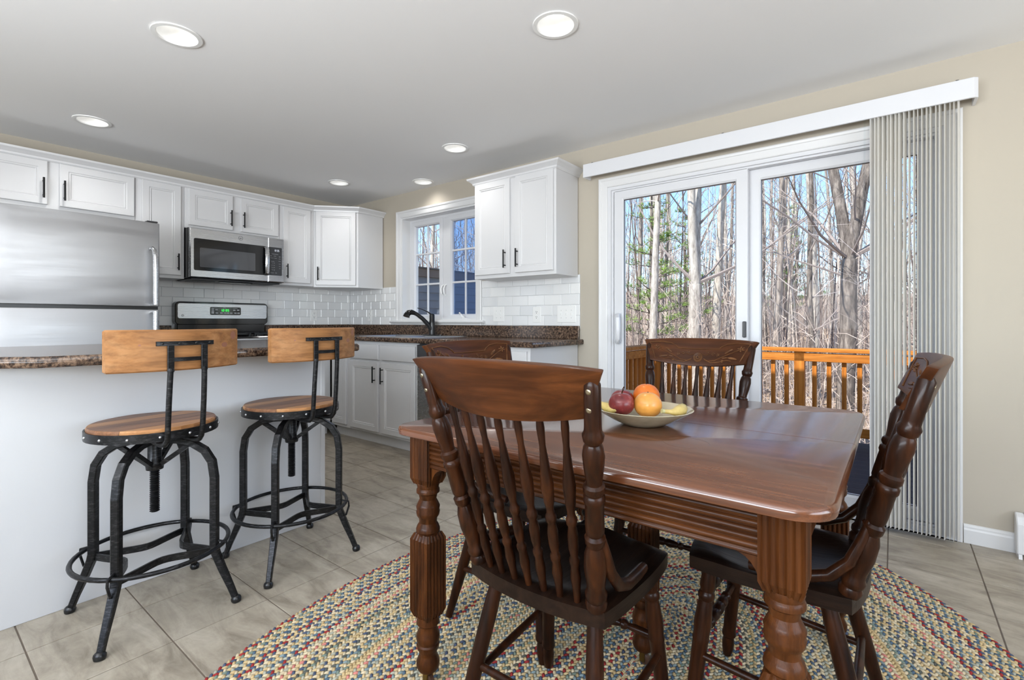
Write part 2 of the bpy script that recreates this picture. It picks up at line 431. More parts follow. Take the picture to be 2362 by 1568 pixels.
# floor: grout bed and single tiles
TX, TY, TT = 1.6542, -1.0486, .3078
floor = struct('floor', MB().box(0, RX, RY, .15, -.06, -.003), M['grout'], 'grey beige tiled kitchen floor laid in a square grid', 'floor')
def tile_mesh(w, h, t=.003, g=.0045):
    return mesh_of('floor_tile', MB().nest((g / 2, g / 2, -t), (1, 0, 0), (0, 1, 0), (0, 0, 1), w - g, h - g, [(0, 0), (0, t - .001), (.0012, t)]))
full = tile_mesh(TT, TT); rest = MB(); n_t = 0
for i in range(-6, 20):
    for j in range(-4, 16):
        x0, x1 = TX + i * TT, TX + (i + 1) * TT; y1, y0 = TY - j * TT, TY - (j + 1) * TT
        x0, x1, y0, y1 = max(x0, 0), min(x1, RX), max(y0, RY), min(y1, 0)
        if x1 - x0 < .02 or y1 - y0 < .02: continue
        hidden = x1 < .58 or (y0 > -.56 and x1 < 2.9) or (x1 < 2.37 and x0 > 1.75 and y1 < -1.74) or (x1 < 1.76 and y1 < -1.4) or y1 < -3.0 or x0 > 6.0 or (x0 > 3.2 and x1 < 4.9 and y1 < -2.75)
        if hidden:
            rest.nest((x0 + .0022, y0 + .0022, -.003), (1, 0, 0), (0, 1, 0), (0, 0, 1), x1 - x0 - .0045, y1 - y0 - .0045, [(0, 0), (0, .002), (.0012, .003)]); continue
        isf = x1 - x0 > TT - .001 and y1 - y0 > TT - .001
        me = full if isf else tile_mesh(x1 - x0, y1 - y0)
        if not len(me.materials): me.materials.append(M['floor_tile'])
        o = D.objects.new('floor_tile', me); o.location = (x0, y0, 0); link(o, floor); n_t += 1
ro = obj('floor_tile', rest, M['floor_tile'], floor); ro['kind'] = 'stuff'

# backsplash tiles, children of their wall
BP, BR, ZS = .158, .0798, 1.0177
bfull = {}
def splash(parent, u0, u1, ztop, off, place, n, flip):
    r = 0; z = ZS
    while z < ztop - .004:
        h = min(BR, ztop - z); o0 = off + (BP / 2 if (r - 3) % 2 else 0)
        k = math.floor((u0 - o0) / BP)
        while o0 + k * BP < u1 - .006:
            a, b = max(u0, o0 + k * BP), min(u1, o0 + (k + 1) * BP); k += 1
            if b - a < .012: continue
            key = (round(b - a, 4), round(h, 4), flip)
            if key not in bfull:
                u, nn = ((0, 1, 0), (1, 0, 0)) if flip else ((1, 0, 0), (0, -1, 0))
                bfull[key] = mesh_of('backsplash_tile', MB().nest(Vector(u) * .0012 + Vector((0, 0, .0012)), u, (0, 0, 1), nn, b - a - .0024, h - .0024, [(0, 0), (0, .006), (.0022, .008)]))
                bfull[key].materials.append(M['subway'])
            t = D.objects.new('backsplash_tile', bfull[key]); t.location = place(a, z); link(t, parent)
        r += 1; z += BR
splash(wall_left, -2.02, -.0085, 1.40, -.0408, lambda a, z: (.0012, a, z), (1, 0, 0), True)
splash(wall_back, .0085, .81, 1.40, 2.0502, lambda a, z: (a, -.0012, z), (0, -1, 0), False)
splash(wall_back, 1.955, 2.922, 1.40, 2.0502, lambda a, z: (a, -.0012, z), (0, -1, 0), False)
g1 = obj('grout_bed', MB().box(0, .0052, -2.02, 0, ZS - .02, 1.40), M['grout_white'], wall_left)
g2 = obj('grout_bed', MB().box(0, .79, -.0052, 0, ZS - .02, 1.40).box(1.96, 2.922, -.0052, 0, ZS - .02, 1.40), M['grout_white'], wall_back)

# baseboard and casings
bb = [(0, 0), (.014, 0), (.014, .062), (.011, .070), (.011, .078), (.006, .086), (0, .088)]
struct('baseboard_back', MB().sweep(bb, [(5.017, 0), (RX, 0)]), M['trim'], 'white baseboard below the beige wall beside the blinds', 'baseboard')
CAS = [(0, 0), (0, .019), (.006, .022), (.018, .02), (.022, .015), (.058, .012), (.064, .009), (.066, .0)]
def casing(name, x0, x1, z0, z1, label):
    mb = MB().nest((x0 - .066, 0, z0 - .066), (1, 0, 0), (0, 0, 1), (0, -1, 0), x1 - x0 + .132, z1 - z0 + .132, CAS, cap=False)
    mb.f = [f for f in mb.f]
    return mb
mb = casing('', WIN[0], WIN[1], WIN[2] - .08, WIN[3], '')
struct('trim_1', mb, M['trim'], 'white moulded casing around the window over the sink', 'trim')
mb = casing('', DOOR[0], DOOR[1], -.3, DOOR[3], '')
mb.v = [(x, y, max(z, .001)) for x, y, z in mb.v]
struct('trim_2', mb, M['trim'], 'white moulded casing around the sliding glass door', 'trim')

# window_1: two casement sashes with six panes each
w1 = thing('window_1', 'white twin casement window with six panes each above sink', 'window', (1.383, .1, WIN[2]), kind='structure')
w1['category'] = 'window'
obj('jamb', MB().nest((WIN[0], 0, WIN[2]), (1, 0, 0), (0, 0, 1), (0, 1, 0), WIN[1] - WIN[0], WIN[3] - WIN[2], [(0, 0), (.014, 0), (.014, .148), (0, .148)], cap=False), M['trim'], w1)
obj('frame', MB().nest((WIN[0] + .012, .098, WIN[2] + .006), (1, 0, 0), (0, 0, 1), (0, 1, 0), WIN[1] - WIN[0] - .024, WIN[3] - WIN[2] - .018, [(0, .05), (0, 0), (.028, 0), (.032, .008), (.032, .05)], cap=False).box(1.362, 1.434, .1, .148, WIN[2] + .02, WIN[3] - .02), M['vinyl'], w1, bevel=.002)
for (a, b, gm, lab) in ((.922, 1.362, M['glass'], None), (1.434, 1.868, M['glass_screen'], 'screened bluish sash')):
    sash = obj('sash', MB().nest((a, .092, 1.07), (1, 0, 0), (0, 0, 1), (0, 1, 0), b - a, .975, [(0, .045), (0, .004), (.004, 0), (.038, 0), (.05, .016), (.05, .045)], cap=False), M['vinyl'], w1, label=lab)
    ga, gb, gz0, gz1 = a + .05, b - .05, 1.12, 1.995
    mx = (ga + gb) / 2; zz = [gz0, gz0 + .2975, gz0 + .598, gz1]
    mu = MB().box(mx - .008, mx + .008, .106, .124, gz0, gz1)
    for z in zz[1:3]: mu.box(ga, gb, .105, .125, z - .009, z + .009)
    obj('muntin', mu, M['vinyl'], sash, bevel=.003)
    for i in range(2):
        for j in range(3):
            xa, xb = ((ga, mx), (mx, gb))[i]
            obj('pane', MB().box(xa + .001, xb - .001, .128, .131, zz[j] + .001, zz[j + 1] - .001), gm, sash)
for x in (1.372, 1.408):
    obj('latch', MB().tube([(x, .098, 1.30), (x + .002, .07, 1.315), (x + .004, .062, 1.36), (x + .006, .075, 1.39), (x + .006, .098, 1.40)], .007, 6), M['switch'], w1, smooth=40)
ck = thing('window_crank', 'small white crank handle standing on the window sill', 'crank', (1.70, .05, 1.069))
obj('cover', MB().lathe((1.715, .045, 1.069), (1.715, .045, 1.086), [(0, .042), (.5, .04), (.85, .028), (1, .012)], 16), M['switch'], ck, smooth=40)
obj('lever', MB().tube([(1.70, .045, 1.084), (1.672, .04, 1.098), (1.662, .036, 1.118), (1.65, .03, 1.128)], [.007, .008, .006, .007], 6), M['switch'], ck, smooth=40)
obj('knob', MB().ball((1.655, .03, 1.127), .012, 8, 6), M['chrome'], ck, smooth=60)
sill = MB().prism([(-.045, 1.038), (-.05, 1.045), (-.05, 1.055), (-.045, 1.062), (.1, 1.062), (.1, 1.038)], lambda a, b, d: (d, a, b), .745, 2.0)
sl = obj('sill', sill, M['trim'], w1, bevel=.002)
obj('apron', MB().box(.80, 1.955, -.02, -.001, 1.019, 1.038), M['trim'], w1)

# door_1: sliding glass door
d1 = thing('door_1', 'white vinyl sliding glass door leading out to the deck', 'door', (4.05, .07, 0), kind='structure')
d1['category'] = 'door'
obj('frame', MB().nest((DOOR[0], .0, -.01), (1, 0, 0), (0, 0, 1), (0, 1, 0), DOOR[1] - DOOR[0], DOOR[3] + .01, [(0, 0), (.022, 0), (.022, .018), (.034, .018), (.034, .06), (.026, .06), (.026, .148), (0, .148)], cap=False), M['vinyl'], d1)
obj('track', MB().box(DOOR[0] + .03, DOOR[1] - .03, .02, .14, .0, .03).box(DOOR[0] + .03, DOOR[1] - .03, .03, .036, .03, .042), M['vinyl'], d1, bevel=.002)
for (a, b, y, st, lab) in ((3.186, 4.062, .018, .070, 'inner sliding panel'), (4.046, 4.925, .075, .076, 'outer fixed panel')):
    tr = 1.975
    p = obj('door_panel', MB().nest((a, y, .035), (1, 0, 0), (0, 0, 1), (0, 1, 0), b - a, tr - .035, [(0, .042), (0, .002), (.003, 0), ((st - .008, .055), 0), ((st, .066), .008), ((st, .066), .042)], cap=False), M['vinyl'], d1, label=lab)
    obj('pane', MB().box(a + st, b - st, y + .018, y + .026, .035 + .066, tr - .066), M['glass'], p)
    obj('glazing_gasket', MB().nest((a + st - .001, y + .015, .035 + .065), (1, 0, 0), (0, 0, 1), (0, 1, 0), b - a - 2 * st + .002, tr - .035 - .13, [(0, 0), (.004, 0), (.004, .004), (0, .004)], cap=False), M['black_plastic'], p)
hd = obj('handle', MB().tube([(3.226, .012, 1.10), (3.23, -.02, 1.098), (3.245, -.045, 1.075), (3.25, -.052, 1.0), (3.245, -.045, .93), (3.23, -.02, .905), (3.226, .012, .903)], .0125, 8, flat=(1, 1.3)).box(3.212, 3.24, .008, .018, .89, 1.112), M['vinyl'], d1, smooth=40)
obj('lock', MB().box(3.22, 3.232, -.002, .009, .97, 1.03), M['switch'], d1, bevel=.002)
obj('latch', MB().box(4.038, 4.056, -.008, .02, .955, 1.052), M['grey_dark'], d1, bevel=.004)

# vertical blind with valance, wand and single vanes
vb = thing('vertical_blind', 'white vertical blind with long valance, vanes stacked beside the door', 'blind', (4.03, -.06, 2.0))
obj('valance', MB().prism([(3.015, -.125), (5.042, -.125), (5.058, -.112), (5.058, -.001), (5.046, -.001), (5.046, -.106), (5.038, -.113), (3.027, -.113), (3.027, -.03), (3.015, -.03)], lambda a, b, d: (a, b, d), 2.072, 2.164), M['vinyl'], vb, bevel=.0015)
for x in (3.08, 3.95, 4.98): obj('valance_clip', MB().box(x, x + .011, -.122, -.105, 2.164, 2.168), M['grey_dark'], vb)
obj('headrail', MB().box(3.05, 5.03, -.098, -.05, 2.10, 2.15), M['vinyl'], vb, bevel=.003)
random.seed(3)
NV = 21
for i in range(NV):
    x = 4.668 + .325 * i / (NV - 1) + random.uniform(-.002, .002)
    al = math.radians(10.5 if i < 10 else random.choice((9, 6.5, 8, 5))) + random.uniform(-.015, .015)
    if 8 < i < 13: al = math.radians(random.choice((3.5, 6)))
    c, s = math.sin(al), math.cos(al); mb = MB(); n = 7; pts = []
    for k in range(n):
        q = (k / (n - 1) - .5) * .089; bow = .005 * (1 - (2 * k / (n - 1) - 1) ** 2)
        pts.append((x + q * c + bow * s, -.078 + q * s - bow * c))
    z0 = .03 + random.uniform(-.004, .004)
    for z in (z0, .3, 1.1, 1.8, 2.09):
        for p in pts: mb.v.append((p[0], p[1], z))
    for r in range(4):
        for k in range(n - 1): mb.f.append((r * n + k, r * n + k + 1, (r + 1) * n + k + 1, (r + 1) * n + k))
    obj('vane', mb, M['vane'], vb, smooth=60)
obj('wand', MB().tube([(4.638, -.1, 2.10), (4.636, -.098, 1.8), (4.634, -.097, 1.22)], .004, 6), M['glass'], vb, smooth=60)

# baseboard heater (its end shows beside the baseboard)
ht = thing('baseboard_heater', 'white metal baseboard heater end on floor by the beige wall', 'heater', (6.0, -.05, 0))
def hprof(x0, x1, pr, m, nm, **k): return obj(nm, MB().prism(pr, lambda a, b, d: (d, a, b), x0, x1), m, ht, **k)
hprof(5.185, 5.215, [(-.016, .02), (-.085, .02), (-.085, .03), (-.078, .15), (-.06, .178), (-.03, .19), (-.016, .19)], M['trim'], 'end_cap', bevel=.004)
hprof(5.215, 7.3, [(-.016, .19), (-.034, .19), (-.058, .178), (-.062, .168), (-.056, .165), (-.016, .172)], M['trim'], 'hood')
hprof(5.215, 7.3, [(-.072, .14), (-.076, .14), (-.084, .035), (-.080, .03)], M['trim'], 'front_panel')
hprof(5.215, 7.3, [(-.02, .05), (-.06, .05), (-.06, .12), (-.02, .12)], M['black_plastic'], 'fin_core')
for x in (5.19, 6.4): hprof(x, x + .012, [(-.02, .0), (-.086, .0), (-.08, .028), (-.02, .03)], M['trim'], 'foot')

# recessed ceiling lights
CAN_LABEL = ['recessed ceiling light over the stools at the peninsula', 'recessed ceiling light above the dining table', 'recessed ceiling light in front of the refrigerator',
    'recessed ceiling light between dining table and white wall cabinet with two doors', 'recessed ceiling light near the diagonal corner cabinet', 'recessed ceiling light close above the sink window',
    'unseen recessed ceiling light added behind the dining chairs', 'unseen recessed ceiling light added by the wide window']
for k, (x, y) in enumerate(CANS):
    t = thing('recessed_light', CAN_LABEL[k], 'ceiling light', (x, y, H), 'recessed ceiling lights')
    ring = [(x, y)]
    def rev(pr, seg=32):
        mb = MB(); n = len(pr)
        for (r, z) in pr:
            for q in range(seg): mb.v.append((x + r * math.cos(2 * PI * q / seg), y + r * math.sin(2 * PI * q / seg), z))
        for i in range(n - 1):
            for q in range(seg):
                m = (q + 1) % seg; mb.f.append((i * seg + q, i * seg + m, (i + 1) * seg + m, (i + 1) * seg + q))
        return mb
    obj('trim_ring', rev([(.098, H - .0005), (.097, H - .005), (.08, H - .006), (.076, H)]), M['switch'], t, smooth=30)
    obj('reflector', rev([(.0765, H - .001), (.072, H + .02), (.052, H + .062), (.05, H + .066)]), M['switch'], t, smooth=30)
    o = obj('lens', MB().lathe((x, y, H + .060), (x, y, H + .064), [(0, .052), (1, .052)], 24), M['lens'], t)
    a = lamp('can_lamp', 'SPOT', (x, y, H - .008), (9, 9, 14, 9, 9, 6, 9, 9)[k], (1, .98, .955), spot_size=math.radians(140), spot_blend=.9, shadow_soft_size=.045)
    a.parent = t; a.location = Vector(a.location) - Vector(t.location)

# ------------------------------------------------------------------ kitchen
DR = [(0, 0), (0, .0165), (.003, .0195), (.044, .0195), (.049, .0145), (.055, .0165), (.061, .0105)]
DRAW = [(0, 0), (0, .0165), (.004, .0195)]
def A_(o): return dict(u=(0, 1, 0), v=(0, 0, 1), n=(1, 0, 0))
AX = {'A': ((0, 1, 0), (0, 0, 1), (1, 0, 0)), 'B': ((1, 0, 0), (0, 0, 1), (0, -1, 0))}
def door(parent, side, a0, a1, z0, z1, face, name='door', steps=DR, hx=None, hz=None, axes=None, o=None):
    if axes is None:
        u, v, n = AX[side]; o = (face, a0, z0) if side == 'A' else (a0, face, z0)
        w = a1 - a0
    else: u, v, n = axes; w = a1 - a0
    d = obj(name, MB().nest(o, u, v, n, w, z1 - z0, steps), M['cabinet'], parent)
    if hx is not None:
        u, n = Vector(u), Vector(n)
        b = Vector(o) + u * (hx - a0 if axes is None else hx); b.z = 0
        mb = MB()
        za, zb = hz
        p = b + n * .047
        mb.tube([(p.x, p.y, za), (p.x, p.y, zb)], .0058, 8)
        for z in (za + .02, zb - .02):
            q = b + n * .0185
            mb.tube([(q.x, q.y, z), (p.x, p.y, z)], .0045, 6)
        obj('handle', mb, M['handle_black'], d, smooth=40, label='slim black bar handle')
    return d
def cab_body(parent, mb, bevel=.0012): return obj('body', mb, M['cabinet'], parent, bevel=bevel)
UF, UT = .305, 2.135     # upper cabinet face plane and top
def upper(label, y0, y1, z0, doors, group='upper cabinets on the stove wall'):
    t = thing('wall_cabinet', label, 'cabinet', (UF / 2, (y0 + y1) / 2, z0), group)
    cab_body(t, MB().box(.009, UF, y0, y1, z0, UT))
    for (a, b, za, zb, hx, hz) in doors: door(t, 'A', a, b, za, zb, UF + .0005, hx=hx, hz=hz)
    return t
upper('white two-door cabinet above the stainless refrigerator', -2.985, -2.031, 1.80, [(-2.93, -2.51, 1.828, 2.116, -2.532, (1.866, 2.0)), (-2.45, -2.039, 1.828, 2.116, -2.428, (1.866, 2.0))])
upper('tall white single-door cabinet between refrigerator and microwave', -2.029, -1.712, 1.39, [(-1.992, -1.738, 1.415, 2.116, -1.762, (1.452, 1.582))])
upper('short white two-door cabinet mounted right above the microwave', -1.710, -.946, 1.80, [(-1.684, -1.354, 1.825, 2.116, -1.374, (1.857, 1.99)), (-1.291, -.965, 1.825, 2.116, -1.271, (1.857, 1.99))])
upper('narrow white single-door cabinet between microwave and corner cabinet', -.944, -.612, 1.39, [(-.918, -.652, 1.415, 2.116, -.890, (1.452, 1.584))])
# diagonal corner cabinet
L = .592
dg = thing('corner_cabinet', 'white diagonal corner wall cabinet with one angled door', 'cabinet', (.25, -.25, 1.385), 'upper cabinets on the stove wall')
poly = [(.009, -.009), (L, -.009), (L, -.305), (.305, -.61), (.009, -.61)]
cab_body(dg, MB().prism(poly, lambda a, b, d: (a, b, d), 1.385, UT))
e = Vector((L - .305, .305, 0)); el = e.length; e.normalize(); nn = Vector((e.y, -e.x, 0))
o0 = Vector((.305, -.61, 0)) + nn * .0005 + e * .022
door(dg, None, 0, el - .044, 1.40, 2.118, 0, axes=(e, (0, 0, 1), nn), o=tuple(o0 + Vector((0, 0, 1.405))), hx=.026, hz=(1.449, 1.58))
# crown along the upper run
CR = [(0, 2.118), (.004, 2.118), (.012, 2.126), (.014, 2.136), (.030, 2.150), (.044, 2.160), (.047, 2.172), (0, 2.172)]
struct('trim_3', MB().sweep(CR, [(UF, -3.0), (UF, -.612), (L, -.306), (L, -.002)]), M['cabinet'], 'white crown moulding along the upper cabinets of the stove wall', 'trim')
# wall cabinet between window and door
ub = thing('wall_cabinet', 'white two-door wall cabinet hanging between sink window and sliding door', 'cabinet', (2.52, -.15, 1.383))
cab_body(ub, MB().box(2.142, 2.906, -.305, -.009, 1.383, UT))
door(ub, 'B', 2.160, 2.506, 1.41, 2.118, -.3055, hx=2.470, hz=(1.45, 1.585))
door(ub, 'B', 2.558, 2.889, 1.41, 2.118, -.3055, hx=2.584, hz=(1.45, 1.585))
cp = MB().sweep(CR, [(2.142, -.002), (2.142, -.305), (2.906, -.305), (2.906, -.002)])
obj('crown', cp, M['cabinet'], ub)

# base cabinets, sink wall
BF = -.61
def base(name, label, x0, x1, parts, end=False):
    t = thing(name, label, 'cabinet', ((x0 + x1) / 2, -.3, 0), 'base cabinets')
    cab_body(t, MB().box(x0, x1, BF, -.009, .095, .883))
    obj('toe_kick', MB().box(x0, x1, -.556, -.52, .001, .0945), M['cabinet'], t)
    for (nm, a, b, za, zb, hx, hz) in parts:
        door(t, 'B', a, b, za, zb, BF - .0005, nm, DR if nm == 'door' else DRAW, hx, hz)
    return t
base('base_cabinet', 'white corner base cabinet with one door beside the sink cabinet', .62, .909, [('door', .655, .872, .125, .86, None, None)])
base('base_cabinet', 'white sink base cabinet with two doors and two drawer fronts', .911, 1.829, [('door', .936, 1.338, .118, .706, 1.300, (.535, .672)), ('door', 1.381, 1.805, .118, .706, 1.408, (.532, .668)),
    ('drawer_front', .936, 1.341, .728, .856, None, None), ('drawer_front', 1.386, 1.802, .728, .853, None, None)])
base('base_cabinet', 'white end base cabinet next to the dishwasher', 2.437, 2.905, [('door', 2.46, 2.885, .118, .706, None, None), ('drawer_front', 2.46, 2.885, .728, .856, None, None)])
bc = thing('base_cabinet', 'white base cabinet in the corner right of the stove', 'cabinet', (.3, -.5, 0), 'base cabinets')
bc['label'] = 'white blind corner base cabinet between stove and sink run'
cab_body(bc, MB().box(.009, .61, -.943, -.62, .095, .883)); obj('toe_kick', MB().box(.5, .556, -.943, -.62, .001, .0945), M['cabinet'], bc)
bc = thing('base_cabinet', 'narrow white base cabinet between refrigerator and stove', 'cabinet', (.3, -1.85, 0), 'base cabinets')
cab_body(bc, MB().box(.009, .61, -1.985, -1.712, .095, .883)); obj('toe_kick', MB().box(.5, .556, -1.985, -1.712, .001, .0945), M['cabinet'], bc)
dw = thing('dishwasher', 'stainless dishwasher beside the white sink cabinet', 'dishwasher', (2.13, -.3, 0))
obj('body', MB().box(1.832, 2.434, -.60, -.02, .10, .878), M['grey_dark'], dw)
obj('door', MB().nest((1.836, -.602, .115), (1, 0, 0), (0, 0, 1), (0, -1, 0), .594, .655, [(0, 0), (0, .026), (.004, .03)]), M['steel'], dw)
obj('control_panel', MB().nest((1.836, -.602, .775), (1, 0, 0), (0, 0, 1), (0, -1, 0), .594, .095, [(0, 0), (0, .03), (.006, .036)]), M['grey_dark'], dw)
obj('toe_kick', MB().box(1.836, 2.43, -.54, -.52, .001, .099), M['black_plastic'], dw)

# counters
CT = .92
def counter_edge(z1, t): return [(0, z1 - t), (.012, z1 - t), (.018, z1 - t + .006), (.018, z1 - .008), (.011, z1), (0, z1)]
ct = thing('countertop', 'brown granite-look laminate countertop running under the sink window', 'countertop', (1.5, -.32, .885))
SX0, SX1, SY0, SY1 = 1.0, 1.84, -.56, -.085
cb = wall_mesh([.009, SX0, SX1, 2.93], [-.63, SY0, SY1, -.009], [(SX0, SX1, SY0, SY1)], lambda u, v, d: (u, v, CT - d), .035)
cb.box(.009, .63, -.943, -.631, CT - .035, CT)
obj('slab', cb, M['counter'], ct)
ed = MB().sweep(counter_edge(CT, .038), [(.63, -.943), (.63, -.63), (2.932, -.63), (2.932, -.0)])
obj('front_edge', ed, M['counter'], ct, smooth=50)
obj('backsplash_strip', MB().box(.009, .028, -.943, -.009, CT, ZS).box(.028, 2.922, -.028, -.009, CT, ZS), M['counter'], ct, bevel=.003)
c2 = thing('countertop', 'short brown laminate countertop squeezed between refrigerator and stove', 'countertop', (.3, -1.85, .885))
obj('slab', MB().box(.009, .64, -1.985, -1.712, .885, CT), M['counter'], c2, bevel=.004)
obj('backsplash_strip', MB().box(.009, .028, -1.985, -1.712, CT, ZS), M['counter'], c2, bevel=.003)
# sink
sk = thing('kitchen_sink', 'stainless double-bowl kitchen sink set in the brown countertop', 'sink', (1.42, -.32, .75))
obj('rim', MB().nest((SX0 - .012, SY0 - .012, CT + .0005), (1, 0, 0), (0, 1, 0), (0, 0, 1), SX1 - SX0 + .024, SY1 - SY0 + .024, [(0, 0), (.004, .004), (.024, .004), (.03, -.004)], cap=False), M['sinksteel'], sk)
for (a, b) in ((SX0 + .016, 1.412), (1.428, SX1 - .016)):
    obj('bowl', MB().nest((a, SY0 + .016, CT), (1, 0, 0), (0, 1, 0), (0, 0, -1), b - a, .36, [(0, 0), (.006, .01), (.012, .15), (.03, .165)], cap=False).box(a + .028, b - .028, SY0 + .044, SY0 + .35, CT - .167, CT - .164), M['sinksteel'], sk, smooth=30)
obj('ledge', MB().box(SX0 + .012, SX1 - .012, SY0 + .376, SY1 - .01, CT - .002, CT + .003).box(1.412, 1.428, SY0 + .016, SY0 + .376, CT - .01, CT + .002), M['sinksteel'], sk)
# faucet
fa = thing('kitchen_faucet', 'black pull-out kitchen faucet with lever on the sink', 'faucet', (1.455, -.15, CT + .004))
fx, fy = 1.462, -.13
obj('base_plate', MB().prism([(fx + .125 * math.cos(2 * PI * k / 28), fy + .032 * math.sin(2 * PI * k / 28)) for k in range(28)], lambda a, b, d: (a, b, d), CT + .0035, CT + .013), M['black_plastic'], fa, bevel=.003)
obj('body', MB().lathe((fx, fy, CT + .012), (fx, fy, CT + .205), [(0, .031), (.06, .029), (.5, .025), (.62, .026), (.64, .024), (.9, .024), (.97, .020), (1, .008)], 16), M['black_plastic'], fa, smooth=40)
obj('spout', MB().tube([(fx, fy - .005, CT + .05), (fx - .01, fy - .035, CT + .10), (fx - .03, fy - .085, CT + .155), (fx - .05, fy - .135, CT + .195), (fx - .062, fy - .165, CT + .21)], [.022, .021, .019, .018, .018], 10), M['black_plastic'], fa, smooth=50)
obj('spray_head', MB().tube([(fx - .058, fy - .155, CT + .206), (fx - .068, fy - .18, CT + .214), (fx - .078, fy - .205, CT + .208), (fx - .084, fy - .222, CT + .186), (fx - .085, fy - .226, CT + .172)], [.019, .023, .026, .029, .030], 12), M['black_gloss'], fa, smooth=50)
obj('lever', MB().tube([(fx, fy, CT + .19), (fx - .025, fy - .03, CT + .218), (fx - .06, fy - .07, CT + .242), (fx - .085, fy - .10, CT + .252)], [.016, .009, .0065, .0055], 8, flat=(.6, 1.2)), M['black_plastic'], fa, smooth=50)

# stove
st = thing('stove', 'stainless and black gas range with lit green clock', 'stove', (.34, -1.33, 0))
SY, SE = -1.706, -.949
obj('body', MB().box(.03, .64, SY, SE, .02, .90), M['grey_dark'], st)
obj('cooktop', MB().nest((.045, SY - .002, .90), (1, 0, 0), (0, 1, 0), (0, 0, 1), .625, SE - SY + .004, [(0, 0), (0, .022), (.008, .03), (.03, .03), (.05, .022)]), M['black_gloss'], st)
fr = obj('front_rail', MB().box(.64, .688, SY + .001, SE - .001, .832, .915), M['steel'], st, bevel=.006, bseg=2)
obj('oven_door', MB().nest((.64, SY + .006, .22), (0, 1, 0), (0, 0, 1), (1, 0, 0), SE - SY - .012, .595, [(0, 0), (0, .034), (.008, .042)]), M['steel'], st)
obj('oven_window', MB().box(.68, .6835, SY + .12, SE - .12, .38, .62), M['black_gloss'], st)
obj('oven_handle', MB().tube([(.73, SY + .07, .775), (.73, SE - .07, .775)], .011, 8), M['steel'], st, smooth=40)
obj('drawer_front', MB().nest((.64, SY + .006, .06), (0, 1, 0), (0, 0, 1), (1, 0, 0), SE - SY - .012, .15, [(0, 0), (0, .03), (.006, .036)]), M['steel'], st)
for y in (SY + .09, SY + .23, SE - .23, SE - .09):
    obj('knob', MB().lathe((.688, y, .868), (.716, y, .868), [(0, .02), (.3, .02), (.35, .016), (1, .014)], 14), M['black_plastic'], st, smooth=40)
for yy in (SY + .04, -1.325 + .012):
    g = MB()
    for x in (.13, .36, .60): g.box(x - .006, x + .006, yy, yy + .325, .945, .957)
    for y in (yy, yy + .158, yy + .313): g.box(.10, .63, y, y + .012, .945, .957)
    for x in (.11, .61):
        for y in (yy + .002, yy + .312): g.box(x, x + .012, y, y + .011, .928, .946)
    for (x, y) in ((.245, yy + .085), (.245, yy + .24), (.48, yy + .085), (.48, yy + .24)): g.box(x - .05, x + .05, y - .005, y + .005, .945, .957)
    obj('grate', g, M['black_plastic'], st)
for x in (.245, .48):
    for y in (SY + .155, SE - .155): obj('burner', MB().lathe((x, y, .922), (x, y, .94), [(0, .045), (.5, .045), (.55, .036), (1, .034)], 16), M['black_plastic'], st, smooth=40)
# back guard: black rounded housing, stainless fascia, control window
def rrect(a0, a1, b0, b1, r, seg=5):
    p = []
    for (cx, cy, s) in ((a1 - r, b0 + r, -.5), (a1 - r, b1 - r, 0), (a0 + r, b1 - r, .5), (a0 + r, b0 + r, 1)):
        for k in range(seg + 1): g = (s + .5 * k / seg) * PI; p.append((cx + r * math.cos(g), cy + r * math.sin(g)))
    return p
yz = lambda a, b, d: (d, a, b)
bgd = obj('backguard', MB().prism(rrect(SY, SE, 1.025, 1.219, .035), yz, .012, .088), M['black_gloss'], st, bevel=.004)
obj('backguard_riser', MB().box(.012, .07, SY + .02, SE - .02, .92, 1.05), M['black_gloss'], st, bevel=.004)
obj('fascia', MB().prism(rrect(-1.688, -.962, 1.078, 1.203, .016), yz, .0885, .0925), M['steel'], bgd)
obj('control_window', MB().prism(rrect(-1.446, -1.193, 1.108, 1.178, .012), yz, .0925, .0945), M['black_gloss'], bgd)
def seven(mb, text, y, z, h, w, fn, t):
    SEG = {'0': 'abcdef', '1': 'bc', '2': 'abged', '3': 'abgcd', '5': 'afgcd', '4': 'fgbc'}
    for ch in text:
        if ch == ':':
            for q in (.3, .7): fn(mb, y, y + t, z + h * q - t / 2, z + h * q + t / 2)
            y += t * 2.2; continue
        R = {'a': (0, w, h - t, h), 'g': (0, w, h / 2 - t / 2, h / 2 + t / 2), 'd': (0, w, 0, t), 'f': (0, t, h / 2, h), 'b': (w - t, w, h / 2, h), 'e': (0, t, 0, h / 2), 'c': (w - t, w, 0, h / 2)}
        for s in SEG[ch]:
            a, b, c, d = R[s]; fn(mb, y + a, y + b, z + c, z + d)
        y += w * 1.45
mb = MB(); seven(mb, '12:35', -1.362, 1.139, .02, .0115, lambda m, a, b, c, d: m.box(.0945, .0952, a, b, c, d), .003)
obj('clock_digits', mb, M['green_led'], bgd, label='glowing green clock digits')
mb = MB()
for (a, z, w) in ((-1.435, 1.168, .045), (-1.262, 1.166, .04), (-1.34, 1.17, .018)): mb.box(.0945, .0949, a, a + w, z, z + .003)
for (a, z) in ((-1.436, 1.16), (-1.436, 1.152), (-1.436, 1.144), (-1.436, 1.13), (-1.406, 1.149), (-1.26, 1.146), (-1.228, 1.147), (-1.436, 1.119), (-1.403, 1.12), (-1.366, 1.12), (-1.336, 1.12), (-1.312, 1.12), (-1.286, 1.12), (-1.25, 1.12), (-1.224, 1.12)):
    mb.prism(rrect(a, a + .021, z, z + (.005 if z > 1.14 and a < -1.42 else .011), .002, 2), yz, .0945, .0949)
obj('control_print', mb, M['print'], bgd)
